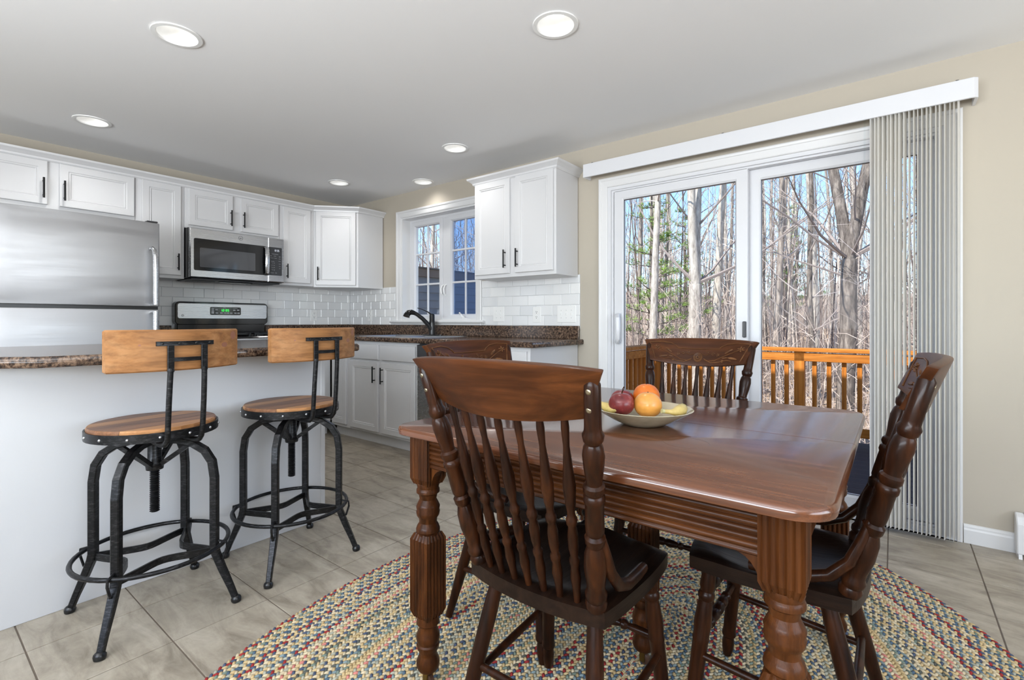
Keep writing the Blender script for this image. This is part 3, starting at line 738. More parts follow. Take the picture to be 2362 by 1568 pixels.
def ringm(cy_, cz, r, x, t=.0035):
    mb = MB(); n = 20
    for i in range(n):
        g0, g1 = 2 * PI * i / n, 2 * PI * (i + 1) / n
        P = lambda rr, g, d: (x + d, cy_ + rr * math.cos(g), cz + rr * math.sin(g))
        mb._add([P(r, g0, 0), P(r, g1, 0), P(r, g1, .001), P(r, g0, .001), P(r - t, g0, 0), P(r - t, g1, 0), P(r - t, g1, .001), P(r - t, g0, .001)], [(3, 2, 6, 7), (0, 1, 2, 3), (4, 7, 6, 5)])
    return mb
def letters(txt, size, place, name, mt, parent, ext=.0004):
    cu = D.curves.new(name, 'FONT'); cu.body = txt; cu.size = size; cu.extrude = ext; cu.align_x = 'CENTER'; cu.align_y = 'CENTER'; cu.resolution_u = 2
    o = D.objects.new(name, cu); COL.objects.link(o); bpy.context.view_layer.update()
    me = D.meshes.new_from_object(o.evaluated_get(bpy.context.evaluated_depsgraph_get())); D.objects.remove(o); D.curves.remove(cu)
    me.transform(place); me.materials.clear(); me.materials.append(mt); me.name = name
    o = D.objects.new(name, me); return link(o, parent)
def faceA(x, y, z): return Matrix.Translation((x, y, z)) @ Matrix(((0, 0, 1, 0), (1, 0, 0, 0), (0, 1, 0, 0), (0, 0, 0, 1)))
obj('emblem_ring', ringm(-1.653, 1.102, .009, .0925, .0022), M['grey_dark'], bgd)
letters('ge', .011, faceA(.0928, -1.653, 1.102), 'emblem_letters', M['grey_dark'], bgd)

# microwave
mw = thing('microwave', 'stainless over-the-range microwave with dark window', 'microwave', (.2, -1.328, 1.397))
Y0, Y1 = -1.703, -.951
obj('body', MB().box(.012, .365, Y0 - .004, Y1, 1.399, 1.796), M['black_plastic'], mw, bevel=.003)
md = obj('door', MB().nest((.366, Y0, 1.402), (0, 1, 0), (0, 0, 1), (1, 0, 0), .607, .392, [(0, 0), (0, .028), (.006, .034)]), M['steel'], mw)
obj('window', MB().prism(rrect(-1.676, -1.106, 1.458, 1.712, .012), yz, .4, .4022), M['black_gloss'], md)
def mwglass():
    t = NT('microwave_window_grey'); t.bsdf(S(70, 71, 74), .06, 0, .6); return t.m
obj('window_screen', MB().prism(rrect(-1.634, -1.205, 1.486, 1.640, .008), yz, .4022, .4030), mwglass(), md)
obj('handle', MB().tube([(.402, -1.113, 1.702), (.424, -1.113, 1.69), (.432, -1.113, 1.585), (.424, -1.113, 1.475), (.402, -1.113, 1.463)], .016, 8, flat=(.55, 1.15), up=(1, 0, 0)), M['steel'], md, smooth=40)
pc = obj('control_panel', MB().nest((.366, Y0 + .609, 1.402), (0, 1, 0), (0, 0, 1), (1, 0, 0), .143, .392, [(0, 0), (0, .028), (.006, .034)]), M['steel'], mw)
obj('keypad', MB().prism(rrect(-1.090, -.972, 1.462, 1.712, .008), yz, .4, .4018), plain('keypad_charcoal', S(52, 53, 56), .35), pc)
mb = MB(); seven(mb, '12:35', -1.042, 1.676, .017, .0075, lambda m, a, b, c, d: m.box(.4018, .4023, a, b, c, d), .0022)
obj('clock_digits', mb, M['white_led'], pc)
for (txt, y, z, s) in (('Convenience', -1.035, 1.652, .011), ('Start', -1.07, 1.634, .009), ('Clock', -1.035, 1.634, .009), ('Light', -.992, 1.632, .009), ('Popcorn', -1.062, 1.616, .008), ('Reheat', -1.03, 1.616, .008), ('Timer', -.992, 1.612, .008),
        ('Express', -1.055, 1.586, .009), ('Power', -.992, 1.59, .008), ('Cook', -.992, 1.566, .008), ('Vent', -.992, 1.546, .008), ('Off', -.992, 1.526, .008), ('1  2  3', -1.053, 1.571, .013), ('4  5  6', -1.053, 1.551, .013), ('7  8  9', -1.053, 1.531, .013), ('*  0  #', -1.053, 1.511, .013), ('Cancel', -1.06, 1.484, .010), ('OK', -1.025, 1.484, .010)):
    letters(txt, s, faceA(.402, y, z), 'key_print', M['print'], pc, .0002)
obj('emblem_ring', ringm(-1.325, 1.755, .018, .4002, .002), M['grey_dark'], md)
letters('ge', .02, faceA(.4004, -1.325, 1.755), 'emblem_letters', M['grey_dark'], md)
un = MB().box(.06, .36, Y0 + .02, Y1 - .02, 1.385, 1.3985)
obj('underside', un, M['grey_dark'], mw, bevel=.004)
for (a, b) in ((Y0 + .05, Y0 + .22), (Y1 - .22, Y1 - .05)):
    g = MB()
    for k in range(9): g.box(.14 + k * .018, .15 + k * .018, a, b, 1.381, 1.3855)
    obj('vent_grille', g, M['black_plastic'], mw)
obj('lamp_cover', MB().box(.27, .34, -1.45, -1.2, 1.378, 1.3855), M['black_gloss'], mw, bevel=.003)

# refrigerator
rf = thing('refrigerator', 'stainless top-freezer refrigerator with curved bar handles', 'refrigerator', (.42, -2.39, 0))
FY0, FY1 = -2.785, -2.008
obj('body', MB().box(.03, .70, FY0 + .004, FY1 - .004, .02, 1.72), M['grey_dark'], rf, bevel=.004)
def curved_front(z0, z1):
    mb = MB(); n = 12; r = .014
    prof = []
    for k in range(n + 1):
        q = k / n; y = FY0 + (FY1 - FY0) * q; b = 1 - (2 * q - 1) ** 2
        prof.append((y, .762 + .022 * b))
    prof[0] = (FY0, .752); prof[-1] = (FY1, .752)
    for k in (1, -2): prof[k] = (prof[k][0], prof[k][1])
    prof.insert(1, (FY0 + .008, .764)); prof.insert(-1, (FY1 - .008, .764))
    poly = [(FY0, .705)] + prof + [(FY1, .705)]
    return mb.prism(poly, lambda a, b, d: (b, a, d), z0, z1)
fd = obj('freezer_door', curved_front(1.154, 1.726), M['fridge_steel'], rf, bevel=.005, bseg=2, smooth=35)
ld = obj('refrigerator_door', curved_front(.09, 1.132), M['fridge_steel'], rf, bevel=.005, bseg=2, smooth=35)
obj('door_gasket', MB().box(.70, .745, FY0 + .006, FY1 - .006, 1.128, 1.158), M['black_plastic'], rf)
obj('hinge_cover', MB().box(.70, .768, FY1 - .075, FY1 - .012, 1.727, 1.737), M['grey_dark'], rf, bevel=.003)
HY = -2.052
obj('handle', MB().tube([(.772, HY - .012, 1.545), (.800, HY - .010, 1.548), (.822, HY - .004, 1.532), (.832, HY, 1.49), (.834, HY, 1.40), (.834, HY, 1.165)], [.010, .012, .013, .0145, .0145, .0145], 10, flat=(1, 1)), M['steel'], fd, smooth=50)
obj('handle', MB().tube([(.834, HY, 1.12), (.834, HY, .80), (.832, HY, .60), (.815, HY - .006, .545), (.772, HY - .01, .54)], .0145, 10), M['steel'], ld, smooth=50)
obj('handle_mount', MB().box(.768, .826, HY - .012, HY + .012, 1.16, 1.172), M['steel'], fd)
obj('handle_mount', MB().box(.768, .826, HY - .012, HY + .012, 1.112, 1.124), M['steel'], ld)
obj('kick_grille', MB().box(.66, .71, FY0 + .01, FY1 - .01, .012, .085), M['black_plastic'], rf)

# peninsula
pn = thing('peninsula_cabinet', 'plain white painted peninsula base behind the bar stools', 'cabinet', (2.05, -2.5, 0))
obj('body', MB().box(1.78, 2.352, -3.6, -1.742, .001, .899), M['panel'], pn)
obj('back_panel', MB().box(2.352, 2.3625, -3.6, -1.744, .001, .899), M['panel'], pn)
obj('corner_post', MB().box(2.34, 2.366, -1.754, -1.730, .001, .899), M['cabinet'], pn, bevel=.002)
pt = thing('countertop', 'brown granite-look laminate bar top over the white peninsula', 'countertop', (2.1, -2.5, .90))
PZ = .938
oc = [(1.63, -3.7), (1.63, -1.70), (2.582, -1.70), (2.582, -2.868), (2.20, -3.25), (2.20, -3.7)]
obj('slab', MB().prism(oc[::-1], lambda a, b, d: (a, b, d), PZ - .036, PZ), M['counter'], pt)
obj('front_edge', MB().sweep(counter_edge(PZ, .037), [(2.20, -3.7), (2.20, -3.25), (2.582, -2.868), (2.582, -1.70), (1.63, -1.70), (1.63, -3.7)]), M['counter'], pt, smooth=50)

# switches and outlets
def plate(name, label, cat, side, c, z, w, hh, kinds, dx=0):
    y0 = .0085
    t = thing(name, label, cat, ((c, -y0, z) if side == 'B' else (y0, c, z)), 'wall plates on the backsplash')
    F = (lambda a, b, d: (c + a, -y0 - d, z + b)) if side == 'B' else (lambda a, b, d: (y0 + d, c + a, z + b))
    obj('plate', MB().prism(rrect(-w / 2, w / 2, -hh / 2, hh / 2, .004, 2), F, 0, .005), M['switch'], t, bevel=.0015)
    for (k, a) in kinds:
        if k == 's':
            obj('toggle', MB().prism([(a - .004, -.011), (a + .004, -.011), (a + .004, .011), (a - .004, .011)], F, .005, .007).prism([(a - .003, .0), (a + .003, .0), (a + .003, .009), (a - .003, .009)], F, .007, .016), M['switch'], t, bevel=.001)
            obj('screw', MB().prism(rrect(a - .0025, a + .0025, .026, .031, .002, 2), F, .005, .0058).prism(rrect(a - .0025, a + .0025, -.031, -.026, .002, 2), F, .005, .0058), M['print'], t)
        else:
            for q in (.02, -.02):
                obj('receptacle', MB().prism(rrect(a - .015, a + .015, q - .013, q + .013, .006, 3), F, .005, .0068), M['switch'], t)
                obj('slot', MB().prism([(a - .007, q), (a - .0045, q), (a - .0045, q + .008), (a - .007, q + .008)], F, .0068, .0073).prism([(a + .0045, q), (a + .007, q), (a + .007, q + .008), (a + .0045, q + .008)], F, .0068, .0073).prism(rrect(a - .0028, a + .0028, q - .0095, q - .004, .002, 2), F, .0068, .0073), M['socket_hole'], t)
    return t
plate('electrical_outlet', 'white outlet on the stove wall near the tiled corner', 'outlet', 'A', -.437, 1.115, .072, .116, [('o', 0)])
plate('electrical_outlet', 'white outlet on tiles between tiled corner and sink window', 'outlet', 'B', .371, 1.112, .072, .116, [('o', 0)])
plate('switch_plate', 'white double toggle switch plate beside the sink window', 'switch', 'B', 2.146, 1.111, .118, .124, [('s', -.023), ('s', .023)])
plate('electrical_outlet', 'white outlet between the two toggle switch plates', 'outlet', 'B', 2.535, 1.104, .076, .124, [('o', 0)])
plate('switch_plate', 'white triple toggle switch plate near the sliding door', 'switch', 'B', 2.808, 1.107, .164, .126, [('s', -.045), ('s', 0), ('s', .045)])

# ------------------------------------------------------------------ bar stools
def loft(mb, polys):                          # polys: list of (outline [(x, y)], z)
    b = len(mb.v); n = len(polys[0][0])
    for p, z in polys:
        for (x, y) in p: mb.v.append((x, y, z))
    for i in range(len(polys) - 1):
        for k in range(n):
            m = (k + 1) % n; mb.f.append((b + i * n + k, b + i * n + m, b + (i + 1) * n + m, b + (i + 1) * n + k))
    mb.f.append(tuple(b + k for k in range(n))[::-1]); e = b + (len(polys) - 1) * n; mb.f.append(tuple(e + k for k in range(n)))
    return mb
def make_stool(label):
    t = thing('bar_stool', label, 'stool', (0, 0, 0), 'industrial swivel bar stools')
    R = .196
    st_ = obj('seat', MB().lathe((0, 0, .664), (0, 0, .668), [(0, R - .004), (1, R - .004)], 40), M['seat_plank_b'], t)
    xs = [-R, -.118, -.04, .045, .12, R]
    for k in range(5):
        a, b = xs[k] + .0006, xs[k + 1] - .0006; pts = []
        for q in range(13):
            x = a + (b - a) * q / 12; pts.append((x, -math.sqrt(max(0, (R - .002) ** 2 - x * x))))
        top = pts + [(x, -y) for x, y in pts[::-1]]
        top = [p for i, p in enumerate(top) if i == 0 or abs(p[0] - top[i - 1][0]) + abs(p[1] - top[i - 1][1]) > 1e-5]
        loop2 = [(x * .985 if abs(y) > .05 else x, y * .982) for x, y in top]
        obj('plank', loft(MB(), [(top, .668), (top, .682), (loop2, .688)]), M['seat_plank_a'] if k in (1, 4) else M['seat_plank_b'], st_)
    band = MB(); n = 40
    for (r, z) in ((R, .645), (R + .005, .645), (R + .005, .676), (R, .676)):
        for k in range(n): band.v.append((r * math.cos(2 * PI * k / n), r * math.sin(2 * PI * k / n), z))
    for i in range(4):
        for k in range(n):
            m = (k + 1) % n; j = (i + 1) % 4; band.f.append((i * n + k, i * n + m, j * n + m, j * n + k))
    bo = obj('seat_band', band, M['iron'], t, smooth=40)
    for k in range(14):
        g = 2 * PI * (k + .3) / 14; c = (math.cos(g) * (R + .004), math.sin(g) * (R + .004), .660)
        obj('rivet', MB().ball(c, .0055, 8, 5), M['sinksteel'], bo, smooth=60)
    obj('seat_plate', MB().lathe((0, 0, .636), (0, 0, .646), [(0, .09), (.5, .12), (1, .12)], 24), M['iron'], t, smooth=30)
    legs = []
    for (sx, sy) in ((1, 1), (1, -1), (-1, -1), (-1, 1)):
        P = [(.012, .615), (.055, .613), (.092, .600), (.122, .572), (.140, .530), (.146, .47), (.146, .21), (.150, .185), (.165, .13), (.186, .06), (.199, .012)]
        mb = MB().tube([(sx * a, sy * a, z) for a, z in P], [.016, .017, .018, .0185, .0185, .0185, .0185, .018, .017, .0145, .0135], 4, up=(-sx, sy, 0))
        lg = obj('leg', mb, M['iron'], t, bevel=.003)
        obj('foot_pad', MB().lathe((sx * .202, sy * .202, 0), (sx * .198, sy * .198, .022), [(0, .015), (.4, .018), (.75, .017), (1, .012)], 12), M['black_plastic'], lg, smooth=40)
        obj('brace', MB().tube([(sx * .015, sy * .015, .525), (sx * .085, sy * .085, .596)], .011, 4), M['iron'], t)
        obj('ring_clip', MB().tube([(sx * .15, sy * .15, .235), (sx * .176, sy * .176, .226), (sx * .177, sy * .177, .205), (sx * .168, sy * .168, .165), (sx * .160, sy * .160, .168)], .0045, 6), M['iron'], t)
    for k in range(4):                         # curved straps between the legs, bowed inwards
        g0 = PI / 4 + k * PI / 2; mb = MB(); pts = []
        for q in range(11):
            f = q / 10; g = g0 + f * PI / 2
            x0, y0 = .146 * 1.414 * math.cos(g0), .146 * 1.414 * math.sin(g0); x1, y1 = .146 * 1.414 * math.cos(g0 + PI / 2), .146 * 1.414 * math.sin(g0 + PI / 2)
            bow = 1 - .42 * math.sin(PI * f); pts.append(((x0 + (x1 - x0) * f) * bow, (y0 + (y1 - y0) * f) * bow, .198))
        obj('strap', mb.tube(pts, .017, 4, flat=(1, .28), up=(0, 0, 1)), M['iron'], t)
    obj('foot_ring', MB().tube([(0.235 * math.cos(2 * PI * k / 48), 0.235 * math.sin(2 * PI * k / 48), .221) for k in range(49)], .008, 8, cap=False), M['iron'], t, smooth=60)
    thr = [(0, .012)]; nthr = 26
    for k in range(nthr): thr += [((k + .1) / nthr, .0125), ((k + .5) / nthr, .0165), ((k + .9) / nthr, .0125)]
    obj('screw_rod', MB().lathe((0, 0, .352), (0, 0, .53), thr + [(1, .0125)], 12), M['iron'], t, smooth=20)
    obj('hub', MB().lathe((0, 0, .508), (0, 0, .64), [(0, .027), (.12, .029), (.2, .022), (.75, .022), (.8, .03), (1, .03)], 16), M['iron'], t, smooth=40)
    # backrest: curved pine board, iron bracket, two posts
    bd = MB(); n = 20; zs = [(.885, .005), (.890, 0), (1.019, 0), (1.024, .005)]
    arc = lambda y, o: .214 - .064 * (y / .207) ** 2 + o
    for side in (0, .024):
        for (z, c) in zs:
            for k in range(n + 1):
                y = -.207 + .414 * k / n; y *= (1 - .02 * (c > 0)); bd.v.append((arc(y, side + (c if side == 0 else -c)), y, z))
    m = n + 1; nz = len(zs)
    for s_ in range(2):
        for i in range(nz - 1):
            for k in range(n): q = s_ * nz * m + i * m + k; bd.f.append((q, q + 1, q + m + 1, q + m))
    for k in range(n):
        bd.f.append((k, k + 1, nz * m + k + 1, nz * m + k)); q = (nz - 1) * m + k; bd.f.append((q, q + 1, nz * m + q + 1, nz * m + q))
    for i in range(nz - 1):
        q = i * m; bd.f.append((q, q + m, nz * m + q + m, nz * m + q)); q = i * m + n; bd.f.append((q, q + m, nz * m + q + m, nz * m + q))
    br = obj('backrest', bd, M['pine'], t, smooth=35)
    for (y, z, r, h) in ((.140, .966, .013, .009), (.182, 1.0, .013, .016), (-.13, .974, .0035, .003)):
        x = arc(y, .0243)
        obj('knot', MB().prism([(y + r * math.cos(2 * PI * k / 14), z + h * math.sin(2 * PI * k / 14)) for k in range(14)], lambda a, b, d: (arc(a, .0240) + d, a, b), 0, .0004), KNOT, br)
    bk = MB(); flat = lambda y0, y1, z0, z1: bk.prism([(y0 + (y1 - y0) * k / 8, z0) for k in range(9)] + [(y1 - (y1 - y0) * k / 8, z1) for k in range(9)], lambda a, b, d: (arc(a, .024) + d, a, b), .0005, .006)
    flat(-.09, .09, .970, .985)
    bo = obj('bracket_bar', bk, M['iron'], t)
    bk = MB(); flat(-.046, .046, .917, .930); obj('bracket_bar', bk, M['iron'], t)
    for (y, z) in ((-.074, .9775), (-.026, .9775), (.026, .9775), (.074, .9775)): obj('rivet', MB().ball((arc(y, .031), y, z), (.002, .004, .004), 8, 4), M['black_plastic'], bo, smooth=60)
    for s in (-1, 1):
        obj('bracket_arm', MB().box(.2395, .2465, s * .053 - .010, s * .053 + .010, .882, .972), M['iron'], t, bevel=.001)
        obj('post', MB().tube([(.09, s * .045, .634), (.17, s * .052, .630), (.205, s * .055, .634), (.221, s * .054, .650), (.227, s * .055, .68), (.235, s * .055, .78), (.240, s * .054, .85), (.243, s * .053, .895)], .0092, 8), M['iron'], t, smooth=50)
    return t
KNOT = plain('pine_knot_brown', S(140, 92, 70), .5)
s1 = make_stool('black iron bar stool by the cut corner of the peninsula top, screw fully visible')
s1['label'] = 'larger-looking iron bar stool with pine back, in front of the refrigerator'
for c_ in [o for o in s1.children_recursive if o.name.split('.')[0] in ('seat', 'plank', 'seat_band', 'rivet', 'seat_plate', 'backrest', 'knot', 'bracket_bar', 'bracket_arm', 'post')]:
    c_.data.transform(Matrix.Rotation(math.radians(6.5), 4, 'Z'))          # the seats are swivelled a little
s1.location = (2.606, -2.560, 0)
dup(s1, (2.606, -2.040, 0), 0, 'iron bar stool with pine back nearer the sink cabinets')

# ------------------------------------------------------------------ dining table
TZ = .0112                                      # rug surface
tb = thing('dining_table', 'antique dark oak dining table with fluted turned legs', 'table', (4.155, -1.75, 0))
X0, X1, Y0, Y1, ZT = 3.640, 4.682, -2.292, -1.212, .760
def top_outline(y0, y1, r00, r10, r11, r01, ins=0):
    p = []
    for (cx, cy, r, s) in ((X1 - ins, y0, r10, -.5), (X1 - ins, y1, r11, 0), (X0 + ins, y1, r01, .5), (X0 + ins, y0, r00, 1)):
        cy = cy + (ins if cy == Y0 else 0) - (ins if cy == Y1 else 0)
        sx = -1 if s in (-.5, 0) else 1; sy = 1 if s in (-.5, 1) else -1
        if r == 0: p += [(cx, cy)] * 7; continue
        for k in range(7):
            g = (s + .5 * k / 6) * PI; p.append((cx + sx * r + r * math.cos(g), cy + sy * r + r * math.sin(g)))
    return p
YM = -1.748
for (a, b, q) in ((Y0, YM - .0012, (.045, .07, 0, 0)), (YM + .0012, Y1, (0, 0, .07, .05))):
    polys = []
    for (ins, z) in ((.006, .7345), (.0, .7375), (-.002, .748), (.0, .756), (.006, .760)):
        r = [(max(x - ins, 0) if x else 0) for x in q]; polys.append((top_outline(a, b, *r, ins), z))
    # order of radii: near-left, near-right, far-right, far-left
    obj('tabletop_leaf', loft(MB(), polys), M['tabletop'], tb, smooth=50)
obj('scratch_ring', MB().tube([(4.36 + .052 * math.cos(2 * PI * k / 40), -1.985 + .052 * math.sin(2 * PI * k / 40), .7600) for k in range(36)], .0004, 4), M['tabletop'], tb)
def reed(zz0, zz1, n=5):                       # profile (out, z)
    p = [(-.02, zz0), (0, zz0)]; h = (zz1 - zz0)
    p += [(.004, zz0 + .003), (.004, zz0 + .008)]
    z = zz0 + .011; step = (h - .026) / n
    for k in range(n):
        for q in range(5): g = PI * q / 4; p.append((.001 + .0055 * math.sin(g), z + step * (k + .5 - .5 * math.cos(g) * .92)))
    p += [(.002, zz1 - .014), (.002, zz1), (-.02, zz1)]
    return p
LXs, LYs = (3.700, 4.604), (-2.212, -1.284)
AP = reed(.642, .7345)
for (nm, o, du, nn, mt) in (('a', (LXs[0] + .03, LYs[0] - .022), ((LXs[1] - LXs[0]) - .06), (0, -1), 'oak_apron'), ('b', (LXs[0] + .03, LYs[1] + .022), ((LXs[1] - LXs[0]) - .06), (0, 1), 'oak_apron')):
    obj('apron', MB().prism(AP, lambda a, b, d: (o[0] + d, o[1] + nn[1] * a, b), 0, du), M[mt], tb, smooth=45)
for (o, nn) in (((LXs[0] - .022, LYs[0] + .03), -1), ((LXs[1] + .022, LYs[0] + .03), 1)):
    obj('apron', MB().prism(AP, lambda a, b, d: (o[0] + nn * a, o[1] + d, b), 0, LYs[1] - LYs[0] - .06), M['oak_apron_y'], tb, smooth=45)
def flute(w, n=5, amp=.004, edge=.005):
    p = []; h = w / 2
    for f in range(4):
        face = [(-h, h)]
        for k in range(n):
            for q in range(4): face.append((-h + edge + (w - 2 * edge) * (k + q / 4) / n, h - amp + amp * math.sin(PI * q / 4)))
        face.append((h - edge, h - amp))
        for (s, o) in face: p.append({0: (s, -o), 1: (o, s), 2: (-s, o), 3: (-o, -s)}[f])
    return p
def table_leg(x, y, center=False):
    w = .072; F = flute(w)
    sc = lambda k: [(x + a * k, y + b * k) for a, b in F]
    top = .64 if center else .7345
    lg = obj('leg', loft(MB(), [(sc(.80), .588), (sc(1), .606), (sc(1), top)]), M['oak'], tb)
    lo = loft(MB(), [(sc(.78), .208), (sc(1), .228), (sc(1), .432), (sc(.78), .449)])
    obj('fluted_block', lo, M['oak'], lg)
    obj('turning', MB().lathe((x, y, .592), (x, y, .444), [(0, .031), (.05, .032), (.10, .030), (.13, .033), (.19, .033), (.22, .027), (.32, .024), (.40, .030), (.46, .034), (.53, .032), (.56, .034), (.63, .032), (.69, .026), (.77, .025), (.83, .031), (.89, .034), (.93, .034), (.96, .030), (1, .03)], 20), M['oak'], lg, smooth=35)
    obj('turned_foot', MB().lathe((x, y, .211), (x, y, .058), [(0, .030), (.07, .032), (.13, .033), (.17, .027), (.24, .026), (.34, .033), (.42, .034), (.50, .030), (.53, .033), (.60, .031), (.68, .025), (.74, .026), (.84, .033), (.93, .033), (1, .028)], 20), M['oak'], lg, smooth=35)
    cs = obj('caster', MB().box(x - .008, x + .008, y - .013, y - .009, .022, .058).box(x - .008, x + .008, y + .009, y + .013, .022, .058).lathe((x, y, .052), (x, y, .060), [(0, .02), (1, .02)], 12), M['brass'], lg)
    obj('wheel', MB().lathe((x + .004, y - .0085, TZ + .016), (x + .004, y + .0085, TZ + .016), [(0, .010), (.15, .016), (.85, .016), (1, .010)], 14), M['porcelain'], cs, smooth=40)
for x in LXs:
    for y in LYs: table_leg(x, y)
table_leg((LXs[0] + LXs[1]) / 2, (LYs[0] + LYs[1]) / 2, True)
obj('crossbeam', MB().box(LXs[0] - .02, LXs[1] + .02, YM - .05, YM + .05, .64, .70), M['oak_apron'], tb)
for (x, s) in ((LXs[0] + .036, 1), (LXs[1] - .036, -1)):
    for y in (LYs[0] - .008, LYs[1] + .008):
        obj('corner_bracket', MB().prism([(0, .642), (s * .045, .642)] + [(s * .045 * (1 - math.sin(PI / 2 * k / 6)), .642 - .05 * (1 - math.cos(PI / 2 * k / 6))) for k in range(1, 7)], lambda a, b, d: (x + a, y + d, b), -.012, .012), M['oak'], tb)

# ------------------------------------------------------------------ pressed-back chairs
BWY, BWX = -.300, .236
def crest_pt(s, q, off=0):                     # s -1..1 along, q 0..1 up
    wid = .205 + .041 * q ** 1.3
    z = .860 + .094 * q - (.020 * (1 - q)) * (1 - s * s) + .006 * q * math.cos(s * PI / 2) - .004 * q * abs(s) ** 6
    y = -.262 - .042 * q - .036 * (1 - s * s)
    tx, ty = wid, .072 * s
    n = Vector((-ty, tx)).normalized()         # towards the sitter (+y)
    return Vector((s * wid + n.x * off, y + n.y * off, z + off * .22))
POST = [(0, .012), (.015, .021), (.04, .023), (.055, .019), (.065, .022), (.085, .023), (.10, .019), (.13, .019), (.20, .0235), (.27, .022), (.31, .016), (.325, .02), (.35, .021), (.362, .016), (.375, .0185), (.40, .019), (.50, .0185), (.512, .0215), (.53, .021), (.54, .017), (.556, .0215), (.575, .021), (.585, .016), (.60, .016), (.65, .0195), (.70, .0215), (.735, .019), (.75, .015), (.762, .019), (.785, .021), (.80, .017), (.82, .0165), (.98, .0155), (1, .009)]
SPIN = [(0, .007), (.10, .0085), (.17, .0115), (.23, .009), (.25, .011), (.27, .0115), (.285, .008), (.33, .011), (.40, .0115), (.45, .0085), (.465, .0115), (.49, .012), (.505, .0085), (.53, .008), (.57, .011), (.66, .0135), (.74, .0105), (.86, .0065), (.95, .0085), (1, .007)]
FLEG = [(0, .016), (.05, .017), (.12, .019), (.15, .016), (.165, .020), (.19, .020), (.205, .016), (.24, .018), (.34, .0215), (.42, .019), (.435, .021), (.455, .019), (.60, .0185), (.80, .018), (.82, .020), (.84, .020), (.855, .015), (.90, .0175), (.95, .016), (1, .012)]
RLEG = [(0, .016), (.25, .0195), (.6, .0185), (1, .0125)]
TST = [(0, .008), (.18, .010), (.24, .008), (.26, .013), (.285, .013), (.30, .009), (.35, .013), (.40, .0145), (.44, .010), (.46, .0145), (.54, .0145), (.56, .010), (.60, .0145), (.65, .013), (.70, .009), (.715, .013), (.74, .013), (.76, .008), (.82, .010), (1, .008)]
def make_chair(label):
    t = thing('dining_chair', label, 'chair', (0, 0, 0), 'pressed-back dining chairs around the table')
    # saddle seat
    mb = MB(); n = 16
    def sp(i, j):
        s, q = -1 + 2 * i / n, -1 + 2 * j / n
        k = math.sqrt(1 - .16 * q * q * (1 if q > 0 else .55) * abs(s) ** 3); k2 = math.sqrt(1 - .16 * s * s * abs(q) ** 3)
        return s, q, s * k * (.196 + .006 * q), q * k2 * .184 + (-.012 * (1 - s * s) if q < 0 else .006 * (1 - s * s)) * abs(q)
    for (top) in (1, 0):
        for i in range(n + 1):
            for j in range(n + 1):
                s, q, x, y = sp(i, j)
                r2 = (s * 1.05) ** 2 + ((q - .08) * 1.1) ** 2
                z = .456 - .020 * max(0, 1 - r2) ** .7 - (.008 * max(0, q - .6) * abs(s)) + .006 * max(0, 1 - abs(s) * 3) * max(0, q)
                if max(abs(s), abs(q)) > .99: z -= .005
                mb.v.append((x, y, z if top else .414 + .004 * (max(abs(s), abs(q)) > .99)))
    m = n + 1; N = m * m
    for i in range(n):
        for j in range(n):
            q = i * m + j; mb.f.append((q, q + m, q + m + 1, q + 1)); mb.f.append((N + q, N + q + 1, N + q + m + 1, N + q + m))
    for k in range(n):
        for (a, b) in ((k, k + 1), (n * m + k, n * m + k + 1), (k * m, (k + 1) * m), (k * m + n, (k + 1) * m + n)): mb.f.append((a, b, N + b, N + a))
    obj('seat', mb, M['chair_seat'], t, smooth=40)
    # crest rail
    mb = MB(); na, nq = 24, 6
    for off in (0, .019):
        for j in range(nq + 1):
            for i in range(na + 1): mb.v.append(tuple(crest_pt(-1 + 2 * i / na, j / nq, off)))
    m = na + 1; N = m * (nq + 1)
    for j in range(nq):
        for i in range(na):
            q = j * m + i; mb.f.append((q, q + 1, q + m + 1, q + m)); mb.f.append((N + q, N + q + m, N + q + m + 1, N + q + 1))
    for i in range(na):
        for q in (i, nq * m + i): mb.f.append((q, q + 1, N + q + 1, N + q))
    for j in range(nq):
        for q in (j * m, j * m + na): mb.f.append((q, q + m, N + q + m, N + q))
    cr = obj('crest_rail', mb, M['crest'], t, bevel=.003, bseg=2, smooth=35)
    # carved relief on the sitter side
    C = lambda s, q, o=0: crest_pt(s, q, .0192 + o)
    ca = MB()
    def line(pts, r=.0024, o=.0006): ca.tube([C(s, q, o) for s, q in pts], r, 5)
    def leaf(cs, cq, ang, ln, wd, hgt=.0035):
        k = 9; rim = []; asp = .206 / .128
        for i in range(k):
            g = 2 * PI * i / k; a, b = ln * math.cos(g) + ln, wd * math.sin(g) * (1 - .25 * math.cos(g))
            ds, dq = (a * math.cos(ang) - b * math.sin(ang)), (a * math.sin(ang) + b * math.cos(ang)); rim.append((cs + ds, cq + dq * asp))
        b0 = len(ca.v)
        for (s, q) in rim: ca.v.append(tuple(C(s, q, -.0005)))
        for (s, q) in rim: ca.v.append(tuple(C(cs + (s - cs) * .75 + .0 , cq + (q - cq) * .75, hgt * .8)))
        ms, mq = cs + ln * math.cos(ang), cq + ln * math.sin(ang) * asp
        ca.v.append(tuple(C(ms, mq, hgt)))
        for i in range(k):
            j = (i + 1) % k; ca.f.append((b0 + i, b0 + j, b0 + k + j, b0 + k + i)); ca.f.append((b0 + k + i, b0 + k + j, b0 + 2 * k))
    def spiral(cs, cq, r, turns, a0, sgn, rr=.0018):
        line([(cs + sgn * r * (1 - .85 * k / 14) * math.cos(a0 + turns * 2 * PI * k / 14), cq + r * 1.6 * (1 - .85 * k / 14) * math.sin(a0 + turns * 2 * PI * k / 14)) for k in range(15)], rr)
